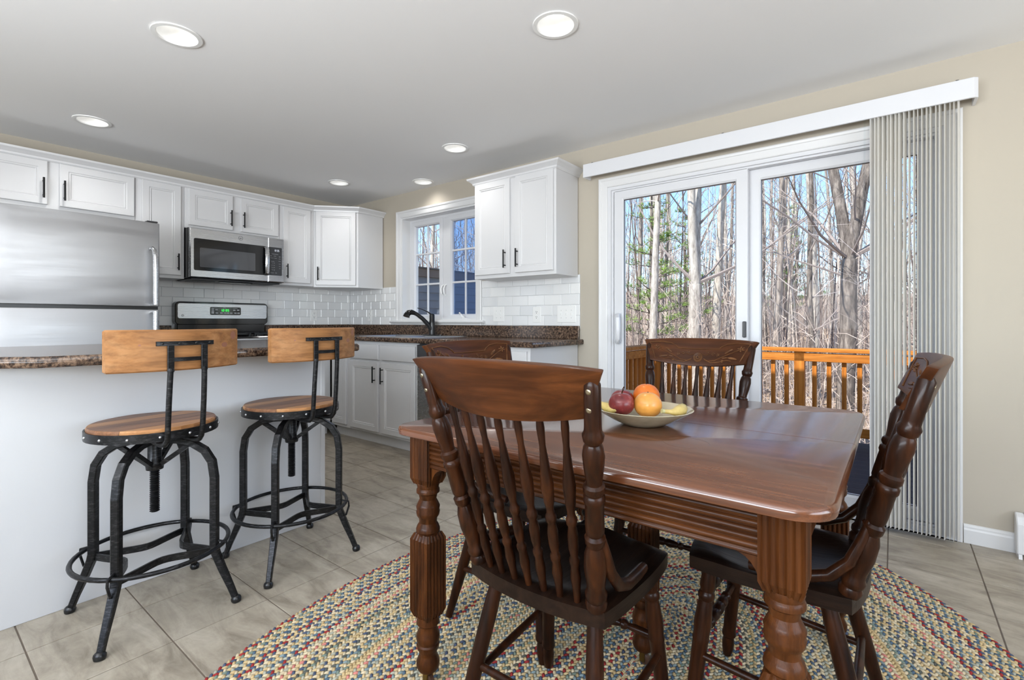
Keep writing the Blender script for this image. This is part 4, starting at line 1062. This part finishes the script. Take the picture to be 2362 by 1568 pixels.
    for g in (-1, 1):
        for k in range(6): leaf(g * .80 + .018 * math.cos(k * PI / 3 + .3), .63 + .018 * 1.6 * math.sin(k * PI / 3 + .3), k * PI / 3 + .3, .030, .016)
        ca.ball(C(g * .80, .63, .003), .0035, 8, 5)
        for k in range(5): leaf(g * .40 + .008 * math.cos(k * 1.257), .40 + .012 * math.sin(k * 1.257), k * 1.257, .018, .011, .003)
        base = 0 if g > 0 else PI; up = lambda a: a if g > 0 else PI - a
        leaf(g * .53, .45, up(.75), .085, .026); leaf(g * .62, .30, up(-.25), .10, .028); leaf(g * .50, .28, up(.1), .07, .016)
        line([(g * .12, .26), (g * .22, .17), (g * .36, .20), (g * .50, .33), (g * .64, .46), (g * .76, .58)], .0016)
        line([(g * .14, .22), (g * .28, .12), (g * .45, .14), (g * .60, .20), (g * .70, .16)], .0016)
        line([(g * .08, .42), (g * .16, .38), (g * .24, .44)], .0014)
        spiral(g * .30, .42, .035, 1.2, 0, g); spiral(g * .52, .16, .03, 1.1, 1, g); spiral(g * .20, .50, .025, 1, 2, g)
        line([(0, .60), (g * .20, .605), (g * .40, .62), (g * .43, .70), (g * .52, .80), (g * .68, .86), (g * .92, .86), (g * .91, .5), (g * .89, .12)], .002)
    for r in (.085, .065, .035):
        line([(r * math.cos(2 * PI * k / 20), .30 + r * 1.75 * math.sin(2 * PI * k / 20)) for k in range(21)], .002 if r > .05 else .003)
    leaf(-.02, .30, .6, .02, .012)
    obj('carved_ornament', ca, M['carving'], cr, smooth=40)
    for s in (-1, 1):
        a, b = Vector((s * .158, -.160, .446)), Vector((s * .219, -.290, .936))
        p = obj('post', MB().lathe(a, b, POST, 14), M['chair'], t, smooth=40)
        for f in (.89, .96):
            c = a + (b - a) * f; n_ = Vector((0, -1, -.22)).normalized()
            obj('screw', MB().lathe(c + n_ * .0135, c + n_ * .0165, [(0, .0058), (.6, .0055), (1, .003)], 10), M['screw'], p)
        obj('arm_brace', MB().tube([(s * .186, -.200, .628), (s * .190, -.186, .585), (s * .193, -.165, .535), (s * .193, -.130, .496), (s * .190, -.085, .478), (s * .184, -.02, .470), (s * .178, .03, .464)], [.008, .011, .012, .013, .0135, .0135, .012], 10), M['chair'], t, smooth=50)
        obj('leg', MB().lathe((s * .132, -.118, .420), (s * .188, -.225, 0), RLEG, 12), M['chair'], t, smooth=40)
        obj('leg', MB().lathe((s * .150, .128, .420), (s * .182, .172, 0), FLEG, 14), M['chair'], t, smooth=35)
        obj('stretcher', MB().lathe((s * .168, -.182, .175), (s * .172, .155, .20), [(0, .0085), (.5, .0105), (1, .0085)], 10), M['chair'], t, smooth=50)
    obj('stretcher', MB().lathe((-.163, -.172, .205), (.163, -.172, .205), [(0, .0085), (.5, .0105), (1, .0085)], 10), M['chair'], t, smooth=50)
    for z in (.235, .325): obj('front_stretcher', MB().lathe((-.167, .148, z), (.167, .148, z), TST, 12), M['chair'], t, smooth=35)
    for k in range(7):
        f = -1 + 2 * k / 6
        a = (f * .118, -.166 - .008 * (1 - f * f), .442); c = crest_pt(f * .74, .04, .0095)
        obj('spindle', MB().lathe(a, tuple(c), SPIN, 10), M['chair'], t, smooth=40)
    return t
ch = make_chair('dark wooden spindle-back chair turned with its back to the viewer')
ch['label'] = 'dark spindle-back chair with plain crest, screws showing, tucked under the table front'
ch.location = (4.114, -2.112, TZ + .003); ch.rotation_euler = (0, 0, 0)
dup(ch, (4.515, -1.735, TZ + .003), PI / 2, 'dark spindle-back chair seen in profile beside the white vertical blind')
dup(ch, (4.078, -1.275, TZ + .003), PI, 'carved pressed-back chair standing before the sliding glass door')
dup(ch, (3.742, -1.760, TZ + .003), -PI / 2, 'carved pressed-back chair between the table and the sink cabinets')

# ------------------------------------------------------------------ bowl of fruit
BX, BY = 4.192, -1.846
prof = [(.0, .763), (.045, .7615), (.05, .7605), (.056, .7615), (.085, .775), (.115, .792), (.133, .8035), (.1365, .8065), (.134, .8075), (.128, .804), (.108, .791), (.08, .777), (.05, .769), (.0, .768)]
mb = MB(); sg = 40
for (r, z) in prof:
    for k in range(sg): mb.v.append((BX + r * math.cos(2 * PI * k / sg), BY + r * math.sin(2 * PI * k / sg), z))
for i in range(len(prof) - 1):
    for k in range(sg): m = (k + 1) % sg; mb.f.append((i * sg + k, i * sg + m, (i + 1) * sg + m, (i + 1) * sg + k))
def glaze():
    t = NT('olive_cream_glaze'); t.bsdf(S(196, 184, 156), .12, 0, .5, .3)
    n = t.noise(t.coord(), 9, 4); t.l(t.ramp(n, [(.3, S(150, 146, 116)), (.7, S(200, 190, 164))]), t.b.inputs['Base Color']); return t.m
tag(obj('fruit_bowl', mb, glaze(), smooth=50), 'shallow glazed cream bowl of fruit on the dining table', 'bowl')
RT, FW = Vector((.788, .6154, 0)), Vector((-.6154, .788, 0))
def at(r, f, z): p = Vector((BX, BY, 0)) + RT * r + FW * f; return (p.x, p.y, z)
def skin(name, a, b, c, sc=7, rough=.3):
    t = NT(name); t.bsdf(a, rough, 0, .5, .1); n = t.noise(t.coord((1, 1, 1)), sc * 5, 5, .65)
    t.l(t.ramp(n, [(.28, a), (.55, b), (.74, c)]), t.b.inputs['Base Color']); t.bump(t.noise(t.coord(), 350, 2), .06, .001); return t.m
red = skin('red_apple_skin', S(84, 26, 30), S(120, 40, 42), S(158, 96, 88)); red2 = skin('dark_red_apple_skin', S(88, 16, 22), S(130, 34, 36), S(150, 70, 62))
orange = skin('orange_peel', S(196, 92, 20), S(214, 112, 28), S(224, 130, 44), 6, .4); peach = skin('golden_mango_skin', S(196, 128, 50), S(218, 154, 72), S(222, 146, 96), 3)
yel = skin('banana_peel', S(176, 150, 78), S(206, 184, 116), S(160, 160, 80), 4, .45)
def round_fruit(name, label, cat, p, r, mt, sq=.92, dim=.12):
    t = thing(name, label, cat, (p[0], p[1], p[2] - r * sq), 'fruit in the bowl'); mb = MB(); sgm, rg = 24, 16
    for i in range(rg + 1):
        th = PI * i / rg
        for k in range(sgm):
            g = 2 * PI * k / sgm; rr = r * (math.sin(th)) * (1 + .02 * math.cos(5 * g) * dim * 4)
            z = r * sq * math.cos(th) * (1 - dim * math.exp(-(math.sin(th) / .35) ** 2)); mb.v.append((p[0] + rr * math.cos(g), p[1] + rr * math.sin(g), p[2] + z))
    for i in range(rg):
        for k in range(sgm): m = (k + 1) % sgm; mb.f.append((i * sgm + k, (i + 1) * sgm + k, (i + 1) * sgm + m, i * sgm + m))
    obj('flesh', mb, mt, t, smooth=80)
    z = p[2] + r * sq * (1 - dim)
    obj('stem', MB().tube([(p[0], p[1], z - .004), (p[0] + .002, p[1], z + .006), (p[0] + .005, p[1] + .002, z + .012)] if cat == 'apple' else [(p[0], p[1], z - .002), (p[0], p[1], z + .0015)], .0018, 6), M['oak'], t)
round_fruit('apple', 'purplish red apple at the front of the fruit bowl', 'apple', at(-.066, -.022, .8215), .0355, red)
round_fruit('apple', 'deep red apple behind the purplish one in the bowl', 'apple', at(-.048, .048, .8205), .0345, red2)
round_fruit('orange', 'bright orange at the back of the fruit bowl', 'orange', at(.022, .046, .832), .0385, orange, .97, .04)
round_fruit('mango', 'golden yellow round mango at the front of the bowl', 'mango', at(.006, -.028, .8195), .0385, peach, .93, .03)
def banana(label, pts, rad):
    t = thing('banana', label, 'banana', tuple(pts[len(pts) // 2]), 'fruit in the bowl')
    obj('peel', MB().tube(pts, rad, 10), yel, t, smooth=40)
    e = Vector(pts[0]) - Vector(pts[1]); e.normalize(); p = Vector(pts[0])
    obj('stem', MB().tube([p - e * .001, p + e * .008], [rad[0] * .98, rad[0] * 1.1], 10), skin('banana_stem', S(150, 150, 100), S(180, 176, 130), S(196, 188, 150)), t, smooth=40)
banana('small banana with cut stem lying at the bowl edge', [at(.034, -.085, .812), at(.05, -.082, .810), at(.062, -.076, .808), at(.075, -.066, .808), at(.09, -.05, .808), at(.102, -.028, .810), at(.105, -.012, .814)], [.0055, .0062, .009, .0145, .0165, .014, .005])
banana('greenish banana tip beside the apples in the bowl', [at(-.122, .020, .818), at(-.112, .008, .812), at(-.104, .0, .808), at(-.096, -.012, .806), at(-.09, -.03, .806), at(-.085, -.045, .809)], [.006, .010, .0135, .0135, .010, .004])

# ------------------------------------------------------------------ braided oval rug
def rug():
    # strand colours: 0 tan, 1 cream, 2 grey green, 3 blue, 4 slate, 5 red, 6 charcoal, 7 pink, 8 navy, 9 sage
    PAL = [S(200, 176, 132), S(212, 196, 164), S(170, 170, 154), S(86, 106, 124), S(132, 148, 150), S(156, 56, 56), S(92, 94, 88), S(204, 132, 122), S(82, 92, 114), S(124, 138, 126)]
    ACCENT = [5, 9, 3, 3, 5, 8, 4, 3, 5, 1, 7, 8, 9, 2, 8, 6, 4, 9, 0, 7, 4, 1, 8, 3, 5, 4, 3, 6, 2, 8, 3, 9, 7, 1, 4, 5, 8, 3, 9, 6, 5, 3, 4, 2, 8, 3]
    PARTNER = [0, 1, 2, 4, 3, 8, 9, 9, 5, 6]
    rnd = random.Random(5); A, B, CX, CY = 1.103, 1.53, 4.13, -1.85
    pitch = .0205; V = []; Fc = []; Cl = []; nr = int(A / pitch)
    SEG = 6
    for ri in range(nr + 2):
        a, b = A - pitch * (ri + .5), B - pitch * (ri + .5)
        if a < -pitch: break
        a = max(a, .006)
        # arc-length table
        N = 720; pts = [(a * math.cos(2 * PI * k / N), b * math.sin(2 * PI * k / N)) for k in range(N + 1)]
        cum = [0]
        for k in range(N): cum.append(cum[-1] + math.hypot(pts[k + 1][0] - pts[k][0], pts[k + 1][1] - pts[k][1]))
        L = cum[-1]; n = max(8, int(L / .0155)); k = 0; acc = ACCENT[ri % len(ACCENT)]; pat = (2 if acc == 1 else ri % 2, acc, PARTNER[acc] if ri % 4 == 0 else (1, 0, 2, 0, 1)[ri % 5])
        for i in range(n):
            for side in (0, 1):
                tt = L * ((i + .5 * side) / n); kk = k
                while cum[kk + 1] < tt and kk < N - 1: kk += 1
                f = (tt - cum[kk]) / (cum[kk + 1] - cum[kk] + 1e-9); x = pts[kk][0] + (pts[kk + 1][0] - pts[kk][0]) * f; y = pts[kk][1] + (pts[kk + 1][1] - pts[kk][1]) * f
                tx, ty = pts[kk + 1][0] - pts[kk][0], pts[kk + 1][1] - pts[kk][1]; l = math.hypot(tx, ty) + 1e-9; tx, ty = tx / l, ty / l
                nx, ny = ty, -tx; sg_ = 1 if side else -1
                x += nx * sg_ * pitch * .25 + CX; y += ny * sg_ * pitch * .25 + CY
                if y < -3.05 and 3.3 < x < 4.9: continue
                th = sg_ * .62; dx, dy = tx * math.cos(th) - ty * math.sin(th), tx * math.sin(th) + ty * math.cos(th)
                ex, ey = -dy, dx; la, wa = .0110, .0058
                ch_ = pat[(2 * i + side) % 3] if rnd.random() > .08 else rnd.choice((0, 1, 2, 0))
                col = PAL[ch_]; j = rnd.uniform(.86, 1.08); col = (col[0] * j, col[1] * j, col[2] * j, 1)
                b0 = len(V)
                for (rr, zz) in ((1, .003), (.78, .0085)):
                    for q in range(SEG):
                        g = 2 * PI * q / SEG; V.append((x + dx * la * rr * math.cos(g) + ex * wa * rr * math.sin(g), y + dy * la * rr * math.cos(g) + ey * wa * rr * math.sin(g), zz))
                V.append((x, y, .0108)); Cl += [col] * (2 * SEG + 1)
                for q in range(SEG):
                    m = (q + 1) % SEG; Fc.append((b0 + q, b0 + m, b0 + SEG + m, b0 + SEG + q)); Fc.append((b0 + SEG + q, b0 + SEG + m, b0 + 2 * SEG))
            while cum[k + 1] < L * (i / n) and k < N - 1: k += 1
    me = D.meshes.new('braids'); me.from_pydata(V, [], Fc); me.shade_smooth()
    at_ = me.color_attributes.new('strand', 'FLOAT_COLOR', 'POINT'); flat = [c for col in Cl for c in col]; at_.data.foreach_set('color', flat)
    t = NT('braided_wool'); t.bsdf((.5, .5, .5, 1), .95, 0, .1); at2 = t.n('ShaderNodeVertexColor', layer_name='strand')
    n_ = t.noise(t.coord(), 420, 2); t.l(t.mix(at2.outputs[0], t.ramp(n_, [(.3, (.7, .7, .7, 1)), (.7, (1, 1, 1, 1))]), .6, 'MULTIPLY'), t.b.inputs['Base Color']); t.bump(n_, .3, .002)
    me.materials.append(t.m)
    rt = thing('braided_rug', 'multicoloured oval braided rug beneath the dining table', 'rug', (CX, CY, 0))
    o = obj('braids', me, None, rt); o['kind'] = 'stuff'; o.location = -Vector(rt.location)
    ol = [(CX + (A - .01) * math.cos(2 * PI * k / 90), CY + (B - .01) * math.sin(2 * PI * k / 90)) for k in range(90)]
    obj('backing', MB().prism(ol, lambda x, y, z: (x, y, z), .0006, .0045), plain('rug_backing_tan', S(150, 134, 104), .95), rt)
rug()

# ------------------------------------------------------------------ outside: deck, shed, woods
def gz(x, y):
    d = math.hypot(x - 4.5, y + 3)
    return -1.35 + .055 * max(0, d - 9) + .0012 * max(0, d - 20) ** 2 * (1 if d < 60 else 1) + .10 * math.sin(x * .7) * math.cos(y * .6) - (.0 if y > 2.4 else .0)
mb = MB(); NG = 70
for i in range(NG + 1):
    for j in range(NG + 1):
        x, y = -62 + 110 * i / NG, -40 + 100 * j / NG; mb.v.append((x, y, min(gz(x, y), 7.0)))
for i in range(NG):
    for j in range(NG): q = i * (NG + 1) + j; mb.f.append((q, q + NG + 1, q + NG + 2, q + 1))
def litter():
    t = NT('leaf_litter'); t.bsdf(S(150, 124, 98), .95, 0, .1)
    v = t.coord(); a = t.noise(v, 16, 6, .75); b = t.noise(v, .5, 4)
    c = t.ramp(a, [(.3, S(124, 106, 92)), (.5, S(186, 168, 150)), (.7, S(216, 202, 186))]); d = t.ramp(b, [(.35, S(198, 178, 158)), (.65, S(232, 214, 190))])
    t.l(t.mix(c, d, .6, 'MULTIPLY'), t.b.inputs['Base Color']); t.bump(a, .6, .06); return t.m
struct('ground', mb, litter(), 'brown leaf-covered forest floor sloping up behind the deck', 'ground', smooth=60)

cedar = wood('orange_stained_cedar', S(170, 96, 36), S(206, 128, 54), S(222, 150, 76), 'X', .6, 0, .9, .2, .25, 60)
cedar_v = wood('orange_stained_cedar_posts', S(170, 96, 36), S(206, 128, 54), S(222, 150, 76), 'Z', .6, 0, .9, .2, .25, 60)
DZ, DY, DXL = -.12, 2.5, 2.545
dk = thing('deck', 'dark stained wooden deck outside the sliding door', 'deck', (4.5, 1.3, DZ - .2))
deckm = wood('dark_stained_decking', S(60, 54, 56), S(82, 74, 74), S(100, 92, 90), 'X', .7, 0, .8, .3, .3, 60)
k = 0; y = .17
bmesh_d = mesh_of('deck_board', MB().box(DXL - .1, 7.6, 0, .138, DZ - .032, DZ), .003)
bmesh_d.materials.append(deckm)
while y < DY + .02:
    o = D.objects.new('deck_board', bmesh_d); o.location = (0, y, 0); link(o, dk); y += .144
obj('rim_joist', MB().box(DXL - .1, 7.6, DY + .06, DY + .098, DZ - .26, DZ - .034).box(DXL - .1, DXL - .06, .17, DY + .06, DZ - .26, DZ - .034), deckm, dk)
for x in (2.6, 5.0, 7.4): obj('support_post', MB().box(x - .05, x + .05, DY - .06, DY + .04, -1.6, DZ - .035), deckm, dk)
rl = thing('deck_railing', 'orange stained wooden deck railing with square balusters', 'railing', (4.5, DY, DZ))
obj('top_rail', MB().box(DXL - .07, 7.6, DY - .06, DY + .08, .748, .786), cedar, rl, bevel=.004)
obj('top_rail', MB().box(DXL - .07, DXL + .07, .2, DY - .06, .748, .786), cedar, rl, bevel=.004)
obj('sub_rail', MB().box(DXL + .04, 7.6, DY - .045, DY - .008, .655, .738), cedar, rl, bevel=.003)
obj('sub_rail', MB().box(DXL + .008, DXL + .045, .2, DY - .045, .655, .738), cedar, rl, bevel=.003)
obj('bottom_rail', MB().box(DXL + .04, 7.6, DY - .045, DY - .008, -.045, .04), cedar, rl, bevel=.003)
obj('bottom_rail', MB().box(DXL + .008, DXL + .045, .2, DY - .045, -.045, .04), cedar, rl, bevel=.003)
bal = mesh_of('baluster', MB().box(-.019, .019, -.019, .019, -.04, .70), .002); bal.materials.append(cedar_v)
post = mesh_of('post', MB().box(-.045, .045, -.045, .045, DZ, .748), .003); post.materials.append(cedar_v)
def put(nm, me, x, y): o = D.objects.new(nm, me); o.location = (x, y, 0); link(o, rl)
for x in (DXL, 4.01, 5.48, 6.95): put('post', post, x, DY + (.0))
put('post', post, DXL, .26)
x = DXL + .123
while x < 7.5:
    if all(abs(x - p) > .06 for p in (4.01, 5.48, 6.95)): put('baluster', bal, x, DY + .012)
    x += .1223
y = .40
while y < DY - .1: put('baluster', bal, DXL - .012, y); y += .1223

sh = thing('shed', 'grey blue clapboard shed seen through the sink window', 'shed', (-2.2, 3.0, -1.3))
sid = plain('grey_blue_siding', S(118, 122, 130), .6, vary=.06)
obj('wall', MB().box(-3.6, -1.02, .9, 5.2, -1.4, 1.80), sid, sh)
z = -1.3
while z < 1.72:
    obj('siding_board', MB().prism([(-1.02, z), (-.998, z), (-1.012, z + .125), (-1.02, z + .125)], lambda a, b, d: (a, d, b), .9, 5.2), sid, sh); z += .122
obj('fascia', MB().box(-1.02, -.96, .8, 5.3, 1.745, 1.865), plain('weathered_brown_fascia', S(112, 98, 88), .7), sh)
obj('roof', MB().prism([(-3.9, 1.80), (-.93, 1.868), (-.93, 1.888), (-2.4, 2.0), (-3.9, 1.888)], lambda a, b, d: (a, d, b), .75, 5.35), plain('shed_shingles', S(88, 84, 82), .9), sh)

def bark(name, a, b, c, sc=1):
    t = NT(name); t.bsdf(b, .9, 0, .15); n = t.noise(t.coord((5 * sc, 5 * sc, 1.1 * sc)), 3.2, 6, .7)
    t.l(t.ramp(n, [(.32, a), (.52, b), (.70, c)]), t.b.inputs['Base Color']); t.bump(n, .6, .04); return t.m
BK = [bark('pale_grey_bark', S(138, 128, 118), S(192, 182, 170), S(222, 214, 202)), bark('dark_furrowed_bark', S(70, 62, 58), S(122, 112, 104), S(170, 158, 146)), bark('grey_brown_bark', S(108, 98, 92), S(160, 148, 138), S(196, 184, 172))]
TWIG = plain('pinkish_grey_twigs', S(178, 166, 160), .9); TWIG2 = plain('brown_twigs', S(142, 130, 124), .9)
def gen_tree(seed, h, r0, first=2.0, fork=None, nprim=26, dens=1.0, lean=(0, 0)):
    R = random.Random(seed); tr, br = MB(), MB()
    def axis(p, d, L, n, wob, upb):
        pts = [Vector(p)]; d = Vector(d).normalized()
        for k in range(n):
            d = (d + Vector((R.uniform(-wob, wob), R.uniform(-wob, wob), R.uniform(-wob, wob) + upb))).normalized(); pts.append(pts[-1] + d * L / n)
        return pts
    def twigs(pts, L, r, depth):
        nb = int((4 if depth == 1 else 3) * dens + R.random())
        for k in range(nb):
            f = R.uniform(.22, .98); i = min(int(f * (len(pts) - 1)), len(pts) - 2); q = pts[i].lerp(pts[i + 1], f * (len(pts) - 1) - i)
            d = (pts[i + 1] - pts[i]).normalized(); o = Vector((R.uniform(-1, 1), R.uniform(-1, 1), R.uniform(-.4, 1))).normalized()
            dd = (d * .75 + o * .8).normalized(); l2 = L * R.uniform(.3, .55)
            pp = axis(q, dd, l2, 3, .18, .06); rr = max(r * .42, .0017)
            br.tube(pp, [rr, rr * .8, rr * .6, rr * .3], 3, cap=False)
            if depth < 2: twigs(pp, l2, rr, depth + 1)
    trunks = []
    main = axis((0, 0, -.3), (lean[0], lean[1], 1), h, 12, .045, .05)
    if fork:
        i = max(1, int(12 * fork / h)); trunks.append((main[:i + 1], r0, r0 * .86))
        for s in (-1, 1):
            d = Vector((s * R.uniform(.08, .15), R.uniform(-.1, .1), 1)); sub = axis(main[i], d, h - fork, 10, .07, .05); trunks.append((sub, r0 * .68, r0 * .12))
    else: trunks.append((main, r0, r0 * .14))
    for (pts, a, b) in trunks: tr.tube(pts, [a + (b - a) * k / (len(pts) - 1) for k in range(len(pts))], 9, cap=False)
    for k in range(nprim):
        pts, a, b = R.choice(trunks if not fork else trunks[1:] * 3 + trunks[:1]); f = R.random() ** .9; i = min(int(f * (len(pts) - 1)), len(pts) - 2); q = pts[i].lerp(pts[i + 1], R.random())
        if q.z < first: q = q.copy(); q = pts[min(i + 3, len(pts) - 1)].copy()
        if q.z < first: continue
        g = R.uniform(0, 2 * PI); up = R.uniform(.25, 1.1); L = R.uniform(1.4, 3.6) * (1.1 - .5 * q.z / h) * h / 12
        rr = max(.012, (a + (b - a) * f) * R.uniform(.14, .30)); pp = axis(q, (math.cos(g), math.sin(g), up), L, 6, .16, .05)
        br.tube(pp, [rr * (1 - .85 * j / 6) for j in range(7)], 5, cap=False); twigs(pp, L, rr * .5, 1)
    return tr, br
def tree_proto(seed, bk, tw, **kw):
    tr, br = gen_tree(seed, **kw); a = mesh_of('trunk', tr, smooth=60); a.materials.append(BK[bk]); b = mesh_of('branches', br, smooth=60); b.materials.append(tw); return a, b
def plant_tree(proto, x, y, rz, s, label, group=None, name='bare_tree'):
    t = thing(name, label, 'tree', (x, y, gz(x, y)), group); t.rotation_euler = (0, 0, rz); t.scale = (s, s, s)
    for nm, me in zip(('trunk', 'branches'), proto): o = D.objects.new(nm, me); COL.objects.link(o); o.parent = t
    return t
PR = [tree_proto(11, 1, TWIG2, h=15, r0=.15, first=2.6, fork=4.6, nprim=30, dens=1.3, lean=(.05, 0)),
      tree_proto(12, 0, TWIG, h=16, r0=.135, first=4.0, nprim=24, dens=1.0),
      tree_proto(13, 0, TWIG2, h=13, r0=.145, first=1.6, fork=3.4, nprim=28, dens=1.0, lean=(-.03, .02)),
      tree_proto(14, 2, TWIG, h=14, r0=.10, first=2.0, nprim=22, dens=1.0, lean=(.06, .02)),
      tree_proto(15, 1, TWIG, h=12, r0=.07, first=1.2, nprim=22, dens=1.0, lean=(-.08, .03)),
      tree_proto(16, 2, TWIG2, h=8, r0=.035, first=.8, nprim=20, dens=1.0, lean=(.05, -.04)),
      tree_proto(17, 0, TWIG, h=15, r0=.09, first=3.0, nprim=20, dens=1.0)]
near = [(0, 4.03, 7.45, .35, 1.0, 'thick dark forked tree just behind the deck railing near the blinds'), (1, 3.12, 12.0, 1.0, 1.0, 'straight pale grey tree between the forked trees behind the railing'),
        (2, 1.28, 8.0, 2.0, 1.05, 'pale tree with low fork filling the inner door panel view'), (1, .95, 10.6, 3.0, .95, 'tall straight pale trunk just behind the low-forked tree'),
        (1, .30, 7.9, 4.4, .8, 'slim pale trunk at the edge of the inner door panel'), (3, 2.42, 10.2, 5.2, .95, 'leaning grey tree by the middle post of the sliding door'),
        (4, 3.45, 9.3, .6, 1.0, 'thin crooked dark tree beside the straight pale tree'), (3, 4.75, 13.0, 2.2, 1.0, 'slender grey tree behind the stacked vertical vanes'),
        (6, -5.6, 8.5, 1.1, 1.0, 'grey tree rising above the shed roof'), (4, -3.6, 8.8, 3.1, 1.0, 'crooked dark tree behind the shed')]
for (p, x, y, rz, s, lab) in near: plant_tree(PR[p], x, y, rz, s, lab)
R = random.Random(21); used = [(a[1], a[2]) for a in near]; cnt = 0; tries = 0
while cnt < 60 and tries < 4000:
    tries += 1; d = 9 + 34 * R.random() ** .8; ang = math.radians(R.uniform(-6, 32) if R.random() < .78 else R.uniform(32, 60))
    x, y = 4.75 - math.sin(ang) * d, -3.17 + math.cos(ang) * d
    if y < 4.5 or (x < -.5 and y < 6.2): continue
    if any(math.hypot(x - a, y - b) < .8 + .018 * d for a, b in used): continue
    used.append((x, y)); cnt += 1; p = R.choice((1, 3, 3, 4, 4, 5, 5, 6, 6, 2))
    far = d > 20
    plant_tree(PR[p], x, y, R.uniform(0, 6.28), R.uniform(.8, 1.15), 'slender bare tree deep in the woods behind the deck' if far else 'slim bare tree in the nearer woods behind the deck railing', 'bare trees deep in the woods' if far else 'bare trees in the nearer woods')
# pines
def pine_mesh(seed, h):
    R = random.Random(seed); tr = MB().tube([(0, 0, -.3), (.05, 0, h * .4), (.0, .05, h * .75), (.02, .02, h)], [.09, .07, .045, .01], 8, cap=False); nd = MB()
    z = h * .28
    while z < h * .98:
        for k in range(5):
            g = R.uniform(0, 6.28); L = (h - z) * .26 + .35; L *= R.uniform(.7, 1.1); e = Vector((math.cos(g) * L, math.sin(g) * L, L * .22)); tr.tube([(0, 0, z), (e.x * .5, e.y * .5, z + e.z * .35), (e.x, e.y, z + e.z)], [.018, .012, .005], 4, cap=False)
            for q in range(int(5 + L * 6)):
                f = R.uniform(.3, 1.02); c = Vector((e.x * f + R.uniform(-.12, .12), e.y * f + R.uniform(-.12, .12), z + e.z * f + R.uniform(-.05, .1)))
                for w in range(12):
                    d = Vector((R.uniform(-1, 1), R.uniform(-1, 1), R.uniform(-.3, 1))).normalized() * R.uniform(.10, .17); s = d.orthogonal().normalized() * .006
                    b = len(nd.v); nd.v += [tuple(c - s), tuple(c + s), tuple(c + d)]; nd.f.append((b, b + 1, b + 2))
        z += h * .05
    a = mesh_of('trunk', tr, smooth=60); a.materials.append(BK[1]); me = D.meshes.new('needles'); me.from_pydata(nd.v, [], nd.f)
    t = NT('pine_needles'); t.bsdf(S(120, 150, 74), .8, 0, .2); t.l(t.ramp(t.noise(t.coord(), 4, 2), [(.3, S(96, 128, 60)), (.7, S(158, 182, 96))]), t.b.inputs['Base Color']); me.materials.append(t.m); return a, me
PM = pine_mesh(4, 7.0)
for (x, y, s, lab) in ((-.35, 9.4, .9, 'young green pine at the edge of the inner door panel'), (.9, 22, 1.0, 'green pine among the bare trunks beyond the railing'), (-2.0, 17, .9, 'green pine half hidden behind grey trunks')):
    t = thing('pine_tree', lab, 'tree', (x, y, gz(x, y))); t.scale = (s, s, s)
    for nm, me in zip(('trunk', 'needles'), PM): o = D.objects.new(nm, me); COL.objects.link(o); o.parent = t
# undergrowth, far too fine to count
R = random.Random(8); ug = MB()
for k in range(4200):
    d = 7.5 + 36 * R.random() ** .75; ang = math.radians(R.uniform(-8, 58)); x, y = 4.75 - math.sin(ang) * d, -3.17 + math.cos(ang) * d
    if y < 3.4 or (x < -.6 and y < 5.6): continue
    z = gz(x, y); h = R.uniform(.7, 3.2); r = R.uniform(.004, .011); p = Vector((x, y, z - .1)); dx, dy = R.uniform(-.35, .35), R.uniform(-.35, .35)
    pts = [p, p + Vector((dx * .3 * h, dy * .3 * h, h * .45)), p + Vector((dx * h, dy * h, h))]; ug.tube(pts, [r, r * .7, r * .25], 3, cap=False)
    for q in range(5):
        f = R.uniform(.25, .95); a = pts[0].lerp(pts[2], f); e = a + Vector((R.uniform(-.6, .6), R.uniform(-.6, .6), R.uniform(.05, .7))) * (.5 + .3 * h * .3)
        ug.tube([a, a.lerp(e, .5) + Vector((0, 0, .04)), e], [r * .55, r * .4, r * .2], 3, cap=False)
uo = obj('undergrowth', ug, plain('brush_grey_tan', S(190, 172, 160), .95)); tag(uo, 'tangled leafless brush covering the forest floor', 'undergrowth', kind='stuff')

# thicket of thin saplings filling the woods up to the skyline
for nm, col, seed in (('sapling_thicket', S(196, 182, 170), 31), ('sapling_thicket', S(118, 104, 98), 32)):
    R = random.Random(seed); sp = MB()
    for k in range(900):
        d = 13 + 36 * R.random() ** .8; ang = math.radians(R.uniform(-8, 58)); x, y = 4.75 - math.sin(ang) * d, -3.17 + math.cos(ang) * d
        if y < 5 or (x < -.6 and y < 6.5): continue
        z = gz(x, y); h = R.uniform(3, 9); r = R.uniform(.012, .032); p = Vector((x, y, z - .1)); dx, dy = R.uniform(-.1, .1), R.uniform(-.1, .1)
        pts = [p, p + Vector((dx * .3 * h, dy * .3 * h, h * .4)), p + Vector((dx * h * .8, dy * h * .8, h * .75)), p + Vector((dx * h, dy * h, h))]; sp.tube(pts, [r, r * .8, r * .45, r * .15], 4, cap=False)
        for q in range(7):
            f = R.uniform(.2, .95); a = pts[0].lerp(pts[3], f); e = a + Vector((R.uniform(-1, 1), R.uniform(-1, 1), R.uniform(.2, 1.3))) * R.uniform(.5, 1.1)
            sp.tube([a, a.lerp(e, .5) + Vector((0, 0, .05)), e], [r * .4, r * .28, r * .12], 3, cap=False)
    uo = obj(nm, sp, plain('thicket_bark', col, .95)); tag(uo, 'pale thicket of thin leafless saplings filling the woods' if seed == 31 else 'dark thicket of thin leafless saplings filling the woods', 'saplings', kind='stuff')
